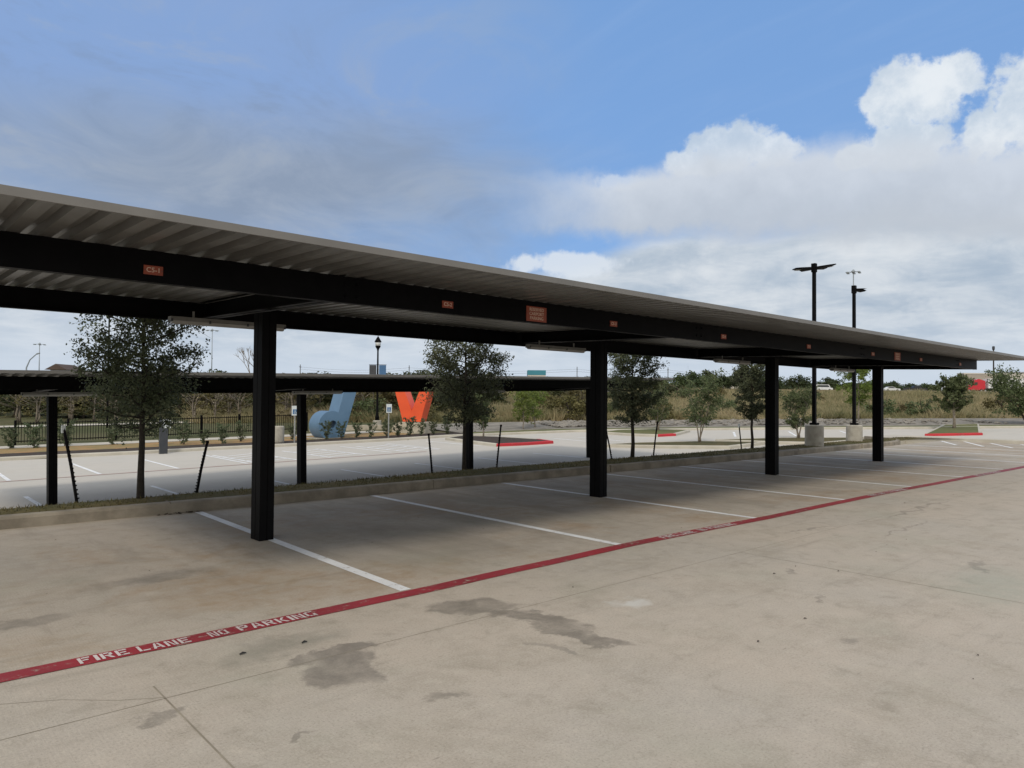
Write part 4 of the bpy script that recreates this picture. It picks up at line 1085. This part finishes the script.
# ------------------------------------------------------------------ lamps
def area_light(x, y, z, H, label, arms, base_h=.68, base_r=.28):
    r = root('parking_lot_light', (x, y, z), label, 'light pole', 'black square lamp posts on concrete bases')
    mb = MB(); mb.lathe([(base_r, -.15), (base_r, base_h-.03), (base_r-.03, base_h)], n=28); mb.build('concrete_base', M['base_conc'], r, smooth=False)
    mb = MB(); mb.box(-.11, .11, -.11, .11, base_h, base_h+.07); mb.build('base_cover', M['black_steel'], r, bevel=.01)
    mb = MB(); w0, w1 = .052, .046
    mb.add([(-w0,-w0,base_h+.05),(w0,-w0,base_h+.05),(w0,w0,base_h+.05),(-w0,w0,base_h+.05),(-w1,-w1,H),(w1,-w1,H),(w1,w1,H),(-w1,w1,H)], [(0,3,2,1),(4,5,6,7),(0,1,5,4),(1,2,6,5),(2,3,7,6),(3,0,4,7)])
    mb.build('pole', M['black_steel'], r)
    mb = MB(); mb.box(-.07, .07, -.07, .07, H-.22, H+.06); mb.build('pole_cap', M['black_steel'], r, bevel=.008)
    for a, L_, pitch_ in arms:
        ca, sa = math.cos(a), math.sin(a)
        def tr(u, v, w): return (u*ca-v*sa, u*sa+v*ca, w)
        mb = MB(); prof = [(.06, -.05), (.35, -.065), (.42, -.02), (L_*.96, 0.015), (L_, .03), (L_*.96, .05), (.45, .05), (.06, .045)]
        vs = []; n = len(prof)
        for s_ in (-1, 1):
            for u, w in prof: vs.append(tr(u, s_*(.04 if u < .3 else .12), H-.09+w+u*pitch_))
        mb.add(vs, [(i, (i+1) % n, n+(i+1) % n, n+i) for i in range(n)]+[tuple(range(n-1, -1, -1)), tuple(range(n, 2*n))])
        h = mb.build('lamp_head', M['black_steel'], r)
        mb = MB(); mb.add([tr(u, v, H-.09-.003+u*pitch_+(u-.42)*.065-.02) for u, v in ((.46, -.11), (L_*.92, -.11), (L_*.92, .11), (.46, .11))], [(3, 2, 1, 0)])
        mb.build('lens', M['fixture_lens'], h, recalc=False)
    return r
area_light(22.42, 10.62, .13, 5.72, 'tall black lamp post with two long level heads, on the left concrete base', [(-.72, .66, .13), (-.72+math.pi, .66, -.10)])
area_light(26.47, 11.08, .10, 5.55, 'black lamp post with one short head, on the right concrete base', [(-.5, .32, .0)], .62, .27)
# stubby back of second post's head
# lantern post
lx, ly = 27.83, 45.26; lz = terr(lx, ly)
r = root('lantern_post', (lx, ly, lz), 'black lantern post with two small banners, between the blue and orange letters', 'street lamp')
mb = MB(); mb.lathe([(.30, -.2), (.30, .30), (.27, .34)], n=20); mb.build('concrete_base', M['base_conc'], r)
mb = MB(); mb.lathe([(.15, .34), (.14, .6), (.085, .75), (.07, 3), (.055, 5.35), (.09, 5.4), (.06, 5.45)], n=12); mb.build('pole', M['black_steel'], r, smooth=True)
mb = MB(); mb.lathe([(.08, 5.45), (.17, 5.60), (.20, 5.68)], n=12); mb.build('lantern_cage', M['black_steel'], r)
mb = MB(); mb.lathe([(.17, 5.68), (.20, 5.90), (.17, 5.98)], n=12); mb.build('lantern_glass', M['lamp_glass'], r, smooth=True)
mb = MB(); mb.lathe([(.26, 5.96), (.22, 6.05), (.09, 6.28), (.03, 6.36), (.012, 6.5)], n=12); mb.build('lantern_roof', M['black_steel'], r, smooth=True)
for s_, mt, nm in ((-1, M['dark_box'], 'dark'), (1, M['sign_blue'], 'blue')):
    for az_ in (4.33, 3.32): MB().path([(0, 0, az_), (s_*.62*Rv.x, s_*.62*Rv.y, az_)], [.018, .018], 6).build('banner_arm', M['black_steel'], r)
    mb = MB(); u0, u1 = (.10, .60); nq = Vector((Rv.y, -Rv.x, 0))*.006
    for uu, vv, sg in ((u0, 3.36, 1), (u1, 3.36, 1), (u1, 4.30, 1), (u0, 4.30, 1), (u0, 3.36, -1), (u1, 3.36, -1), (u1, 4.30, -1), (u0, 4.30, -1)): mb.v.append((s_*uu*Rv.x+nq.x*sg, s_*uu*Rv.y+nq.y*sg, vv))
    mb.f = [(0,1,2,3),(7,6,5,4),(0,4,5,1),(1,5,6,2),(2,6,7,3),(3,7,4,0)]
    mb.build('banner', mt, r)['label'] = nm+' banner'
# distant highway masts
def mast(a, q, top_y_h, label, arm=1.3, r0=.22):
    x, y = pol(a, q); z = terr(x, y)
    r = root('highway_mast', (x, y, z), label, 'light mast', 'tall highway light masts')
    mb = MB(); mb.lathe([(r0, 0), (r0*.55, top_y_h)], n=8); mb.build('pole', M['lamp_metal'], r, smooth=True)
    mb = MB(); mb.lathe([(.35, top_y_h), (.5, top_y_h+.4), (.15, top_y_h+.9)], n=8)
    for k in range(6):
        t = k*math.pi/3+.3; mb.path([(0, 0, top_y_h+.3), (math.cos(t)*arm, math.sin(t)*arm, top_y_h+.2)], [.07, .07], 4)
        mb.box(math.cos(t)*arm-.45, math.cos(t)*arm+.45, math.sin(t)*arm-.25, math.sin(t)*arm+.25, top_y_h-.05, top_y_h+.22)
    mb.build('lamp_ring', M['lamp_metal'], r)
    return r
mast(67.25, 190, 31.0, 'distant pale highway mast seen just above the second lamp post', 1.6, .26)
mast(9.0, 300, 18.0, 'distant thin mast seen above the second carport at far left', 2.0, .25)
mast(19.6, 280, 22.5, 'distant thin mast seen between the nearest oak and the first column', 2.0, .24)
# slender dark post rising behind the nearest oak
x, y = pol(13.0, 50); r = root('street_lamp', (x, y, terr(x, y)), 'slender dark lamp post rising behind the nearest oak', 'street lamp')
mb = MB(); mb.lathe([(.07, -.1), (.05, 7.6)], n=8); mb.build('pole', M['black_steel'], r); mb = MB(); mb.lathe([(.16, 7.6), (.2, 7.8), (.05, 7.95)], n=8); mb.build('lamp_head', M['black_steel'], r)
x, y = pol(8.3, 110); r = root('street_lamp', (x, y, terr(x, y)), 'curved arm street lamp over the second carport at the far left', 'street lamp')
hp = 5.7
mb = MB(); mb.path([(0, 0, 0), (0, 0, hp-1.2), (.5*Rv.x, .5*Rv.y, hp), (1.5*Rv.x, 1.5*Rv.y, hp+.9)], [.12, .10, .08, .07], 6); mb.build('pole', M['lamp_metal'], r)
mb = MB(); mb.path([(1.5*Rv.x, 1.5*Rv.y, hp+.9), (2.0*Rv.x, 2.0*Rv.y, hp+1.05)], [.12, .09], 6); mb.build('lamp_head', M['lamp_metal'], r)

# ------------------------------------------------------------------ parking signs, bollard, bin, fence
def access_sign(x, y, label):
    z = max(terr(x, y), zp(x, y))+.06
    r = root('parking_sign', (x, y, z), label, 'sign', 'accessible parking signs')
    mb = MB(); mb.box(-.025, .025, -.02, .02, -.1, 1.62); mb.build('post', M['galv'], r)
    mb = MB(); mb.box(-.16, .16, -.035, -.025, 1.28, 1.72); p = mb.build('sign_plate', M['sign_white'], r)
    mb = MB(); mb.box(-.11, .11, -.040, -.0355, 1.34, 1.56); mb.build('blue_panel', M['sign_blue'], p)
    mb = MB(); y_ = -.043
    def flat(pts): mb.add([(a, y_, b) for a, b in pts]+[(a, y_+.002, b) for a, b in pts], [tuple(range(len(pts))), tuple(range(2*len(pts)-1, len(pts)-1, -1))])
    flat(arc(-.01, 1.53, .014, 0, 330, 10)); flat([(-.02, 1.51), (0, 1.51), (.0, 1.45), (.045, 1.45), (.045, 1.435), (-.02, 1.435)])
    flat([(.03, 1.44), (.048, 1.44), (.07, 1.37), (.052, 1.37)])
    ro, ri = arc(-.01, 1.41, .048, 120, 350, 14), arc(-.01, 1.41, .034, 120, 350, 14)
    for i in range(14): flat([ro[i], ro[i+1], ri[i+1], ri[i]])
    mb.build('wheelchair_symbol', M['sign_white'], p)
    return r
access_sign(14.9, 31.3, 'blue and white wheelchair parking sign left of the blue letter')
access_sign(19.85, 31.2, 'blue and white wheelchair parking sign left of the orange letter')
x, y = 9.07, 30.6; r = root('charging_bollard', (x, y, zB(x)+.1), 'charcoal bollard with a white symbol plate, right of the nearest oak', 'bollard')
mb = MB(); mb.box(-.14, .14, -.1, .1, -.15, 1.22); mb.build('body', M['dark_box'], r, bevel=.015)
mb = MB(); mb.box(-.05, .23, -.13, -.105, .92, 1.26); p = mb.build('sign_plate', M['sign_white'], r)
mb = MB(); mb.add([(a, -.134, b) for a, b in ((.02, 1.2), (.12, 1.22), (.06, 1.10), (.15, 1.10), (.05, .96), (.08, 1.06), (.0, 1.06))]+[(a, -.131, b) for a, b in ((.02, 1.2), (.12, 1.22), (.06, 1.10), (.15, 1.10), (.05, .96), (.08, 1.06), (.0, 1.06))], [tuple(range(7)), tuple(range(13, 6, -1))]); mb.build('symbol', M['rubber'], p)
x, y = 14.35, 31.9; r = root('litter_bin', (x, y, zB(x)+.1), 'round pale concrete litter bin partly hidden behind the first column', 'litter bin')
mb = MB(); mb.lathe([(.27, -.05), (.31, .05), (.31, .72), (.28, .76), (.22, .76), (.20, .70)], n=24); mb.build('body', M['base_conc'], r)
mb = MB(); mb.lathe([(.2, .68), (.2, .70)], n=24); mb.build('liner', M['rubber'], r)
# railing
A, B_ = Vector((5.5, 40.3)), Vector((20.5, 41.4)); n = int((B_-A).length/.12); 
r = root('railing_fence', (A.x, A.y, 0), 'black metal picket railing between the lawn and the footpath', 'fence', rz=math.atan2(B_.y-A.y, B_.x-A.x))
L_ = (B_-A).length
def fz(u): x = A.x+u*(B_.x-A.x)/L_; y = A.y+u*(B_.y-A.y)/L_; return terr(x, y)+.05
mb = MB()
for i in range(n): u = i*L_/n; z = fz(u); mb.box(u-.011, u+.011, -.011, .011, z+.06, z+1.02)
mb.build('pickets', M['black_steel'], r)
for zz in (.12, .93):
    mb = MB(); k = 12
    for i in range(k):
        u0, u1 = L_*i/k, L_*(i+1)/k; mb.add([(u0, -.02, fz(u0)+zz), (u1, -.02, fz(u1)+zz), (u1, .02, fz(u1)+zz), (u0, .02, fz(u0)+zz), (u0, -.02, fz(u0)+zz+.045), (u1, -.02, fz(u1)+zz+.045), (u1, .02, fz(u1)+zz+.045), (u0, .02, fz(u0)+zz+.045)], [(0,3,2,1),(4,5,6,7),(0,1,5,4),(1,2,6,5),(2,3,7,6),(3,0,4,7)])
    mb.build('rail', M['black_steel'], r)
for i in range(8):
    u = L_*i/7; z = fz(u); mb = MB(); mb.box(u-.045, u+.045, -.045, .045, z-.1, z+1.12); mb.build('post', M['black_steel'], r)

# ------------------------------------------------------------------ highway and what is on it
def hw(lat, q, z=4.62): return Vector((Fv.x/math.cos(PIT)*q+Rv.x*lat, Fv.y/math.cos(PIT)*q+Rv.y*lat, z))
mb = MB()
for lat in range(20, 420, 20):
    for q in (200, 224): p = hw(lat, q); mb.v.append((p.x, p.y, 4.62))
for i in range(len(mb.v)//2-1): mb.f.append((2*i, 2*i+2, 2*i+3, 2*i+1))
struct(mb.build('highway', M['asphalt']))
mb = MB(); mb.box(0, 380, -.15, .15, 0, .28); o = mb.build('guard_rail', M['galv']); p = hw(24, 199.5, 4.5); o.location = p; o.rotation_euler.z = math.atan2(Rv.y, Rv.x)
tag(o, 'long pale guard rail along the edge of the highway', 'guard rail')
HR = math.atan2(Rv.y, Rv.x)
def wheels(r, xs, y, rad):
    for x in xs:
        for s_ in (-1, 1):
            mb = MB(); mb.tube((x, s_*y, rad), (x, s_*(y-.22), rad), rad, n=14); w = mb.build('wheel', M['rubber'], r)
            mb = MB(); mb.tube((x, s_*(y+.01), rad), (x, s_*(y-.05), rad), rad*.55, n=10); mb.build('rim', M['galv'], w)
def carmat(n, c): return simple(n, c, tuple(x*.9 for x in c), .25, .5)
def car(lat, q, profile, cabin, L0, W, label, cmat, cat='car', name='car', win=True):
    r = root(name, hw(lat, q, 4.63), label, cat, rz=HR)
    mb = MB(); mb.extrude(profile, 'y', -W/2, W/2); mb.build('body', cmat, r, bevel=.05)
    mb = MB(); mb.extrude(cabin, 'y', -W/2+.12, W/2-.12); mb.build('cabin', cmat, r, bevel=.05)
    mb = MB(); cx_ = sum(p[0] for p in cabin)/len(cabin); cz_ = sum(p[1] for p in cabin)/len(cabin)
    mb.extrude([(cx_+(a-cx_)*.86, cz_+(b-cz_)*.66) for a, b in cabin], 'y', -W/2+.10, W/2-.10); mb.build('window', M['glass'], r)
    wheels(r, (L0*.19, L0*.80), W/2+.01, .36)
    return r
white, blackp, redp = carmat('white_car_paint', (.75, .77, .78)), carmat('black_car_paint', (.02, .02, .025)), carmat('red_truck_paint', (.55, .025, .04))
car(108.3, 212, [(0, .35), (4.6, .35), (4.6, .85), (3.5, .95), (.2, .95), (0, .8)], [(.5, .93), (1.3, 1.42), (2.7, 1.42), (3.6, .93)], 4.6, 1.8, 'white car driving on the highway right of the last carport column', white)
car(112.6, 208, [(0, .4), (5.8, .4), (5.8, 1.05), (4.1, 1.12), (0, 1.1)], [(2.0, 1.1), (2.3, 1.75), (3.8, 1.75), (4.4, 1.1)], 5.8, 1.95, 'black pickup truck on the highway left of the island tree', blackp, 'pickup truck', 'pickup_truck')
car(90.0, 216, [(0, .35), (5.0, .35), (5.0, 1.0), (4.2, 1.1), (0, 1.1)], [(0, 1.1), (.1, 2.0), (3.9, 2.0), (4.4, 1.1)], 5.0, 1.9, 'white van on the highway right of the first lamp post', white, 'van', 'van')
# lorry
r = root('semi_truck', hw(131.6, 212, 4.63), 'red tractor unit pulling a long white trailer on the highway', 'truck', rz=HR)
mb = MB(); mb.extrude([(0, .6), (5.8, .6), (5.8, 3.3), (3.9, 3.9), (2.7, 3.5), (2.2, 2.3), (.4, 1.8), (0, 1.4)], 'y', -1.2, 1.2); mb.build('cab', redp, r, bevel=.08)
mb = MB(); mb.extrude([(2.4, 2.15), (3.5, 2.15), (3.5, 2.9), (2.8, 2.9)], 'y', -1.22, 1.22); mb.build('window', M['glass'], r)
mb = MB(); mb.box(6.6, 20.2, -1.27, 1.27, 1.15, 4.0); mb.build('trailer', white, r, bevel=.03)
mb = MB(); mb.box(.6, 19.8, -.5, .5, .75, 1.1); mb.build('chassis', M['rubber'], r)
wheels(r, (1.0, 4.6, 5.7, 17.3, 18.5), 1.2, .5)
r = root('box_truck', hw(128.2, 216, 4.63), 'small white lorry in front of the red truck on the highway', 'truck', rz=HR)
mb = MB(); mb.extrude([(0, .5), (1.8, .5), (1.8, 2.3), (.9, 2.3), (.5, 1.5), (0, 1.3)], 'y', -1, 1); mb.build('cab', white, r)
mb = MB(); mb.box(1.9, 5.4, -1.1, 1.1, .8, 2.7); mb.build('cargo_box', white, r)
mb = MB(); mb.extrude([(.75, 1.5), (1.5, 1.5), (1.5, 2.1), (1.0, 2.1)], 'y', -1.02, 1.02); mb.build('window', M['glass'], r)
wheels(r, (1.0, 4.4), 1.0, .4)

# ------------------------------------------------------------------ far buildings
def building(lat, q, w, d, h, z, label, wallm, roofm, gable=0, wins=0, name='building', trim=None):
    r = root(name, hw(lat, q, z), label, 'building', rz=HR)
    mb = MB(); mb.box(0, w, 0, d, -1, h); mb.build('wall', wallm, r)
    if gable:
        mb = MB(); mb.extrude([(-.6, h-.05), (w+.6, h-.05), (w/2, h+gable)], 'y', -.6, d+.6); mb.build('roof', roofm, r)
    else:
        mb = MB(); mb.box(-.1, w+.1, -.1, d+.1, h, h+(1.5 if roofm is teal else .45)); mb.build('roof', roofm, r)
    for i in range(wins):
        mb = MB(); x = w*(i+.5)/wins; mb.box(x-w*.12/wins*2, x+w*.12/wins*2, -.06, -.01, h*.35, h*.7); mb.build('window', M['glass'], r)
    return r
beige = simple('beige_wall', (.40, .36, .31), (.36, .32, .28), .9, .2); cream = simple('cream_wall', (.58, .55, .50), (.52, .50, .46), .9, .2)
teal = simple('teal_parapet', (.04, .22, .30), (.035, .20, .27), .6, .2); roofd = simple('brown_roof', (.09, .065, .055), (.07, .05, .045), .9, .5)
greyr = simple('grey_roof', (.30, .31, .33), (.26, .27, .29), .8, .5)
building(163, 262, 13, 4, 7.4, 4.5, 'large beige flat roofed building behind the highway trucks', beige, cream, wins=6)
building(176.5, 262, 20, 4, 7.9, 4.5, 'long low cream building right of the beige building', cream, greyr, wins=8)
building(5, 230, 5.6, 9, 6.3, 4.5-1.5, 'far building with a teal parapet over the second carport', cream, teal, wins=3)
building(-75, 118, 2.4, 4, 3.9, 1.9, 'house with a brown gabled roof peeking over the carport at far left', beige, roofd, gable=.9, wins=2, name='house')
building(59, 205, 3.6, 5, 1.7, terr(*hw(60, 205)[:2]), 'small white shed in the field left of the fourth oak', cream, cream, wins=1, name='shed')
building(63.5, 207, 2.6, 4, 1.3, terr(*hw(64, 207)[:2]), 'lower white shed right beside the other white shed', cream, cream, wins=1, name='shed')
# utility pole and wires at right
r = root('utility_pole', hw(118, 178, terr(*hw(118, 178)[:2])), 'dark wooden utility pole before the white trailer', 'utility pole')
UH = 14.6-r.location.z
mb = MB(); mb.lathe([(.20, -.5), (.14, UH)], n=8); mb.build('pole', M['bark_dark'], r)
mb = MB(); mb.box(-.9, .9, -.06, .06, UH-.9, UH-.75); mb.build('crossarm', M['bark_dark'], r)
mb = MB(); mb.lathe([(.2, UH-.1), (.3, UH+.2), (.3, UH+.8), (.15, UH+.9)], n=8); mb.build('transformer', M['dark_box'], r)

# far utility line across the field behind the second carport
tops = []
for i, px in enumerate((300, 409, 577, 668, 735)):
    q = 300; lat = (px-512)/FPX*q; p = hw(lat, q, 0); z = terr(p.x, p.y)
    r = root('utility_pole', (p.x, p.y, z), ('far thin utility pole on the skyline, '+['behind the first column', 'between the lantern post and the second oak', 'left of the second column', 'behind the third oak', 'left of the fourth oak'][i]), 'utility pole')
    h = 15.2-z
    MB().lathe([(.2, -.5), (.14, h)], n=6).build('pole', M['bark'], r); MB().box(-1.4, 1.4, -.08, .08, h-1.1, h-.9).build('crossarm', M['bark'], r)
    r.rotation_euler.z = HR+math.pi/2; tops.append(Vector((p.x, p.y, 14.2)))
for k, dz_ in enumerate((0, -.9)):
    mb = MB()
    for a, b in zip(tops, tops[1:]):
        pts = [a.lerp(b, t/8)+Vector((0, 0, dz_-1.2*math.sin(math.pi*t/8))) for t in range(9)]; mb.path(pts, [.035]*9, 4)
    tag(mb.build('power_line', M['rubber']), ('upper' if k == 0 else 'lower')+' of two power lines along the skyline above the second carport', 'power line')
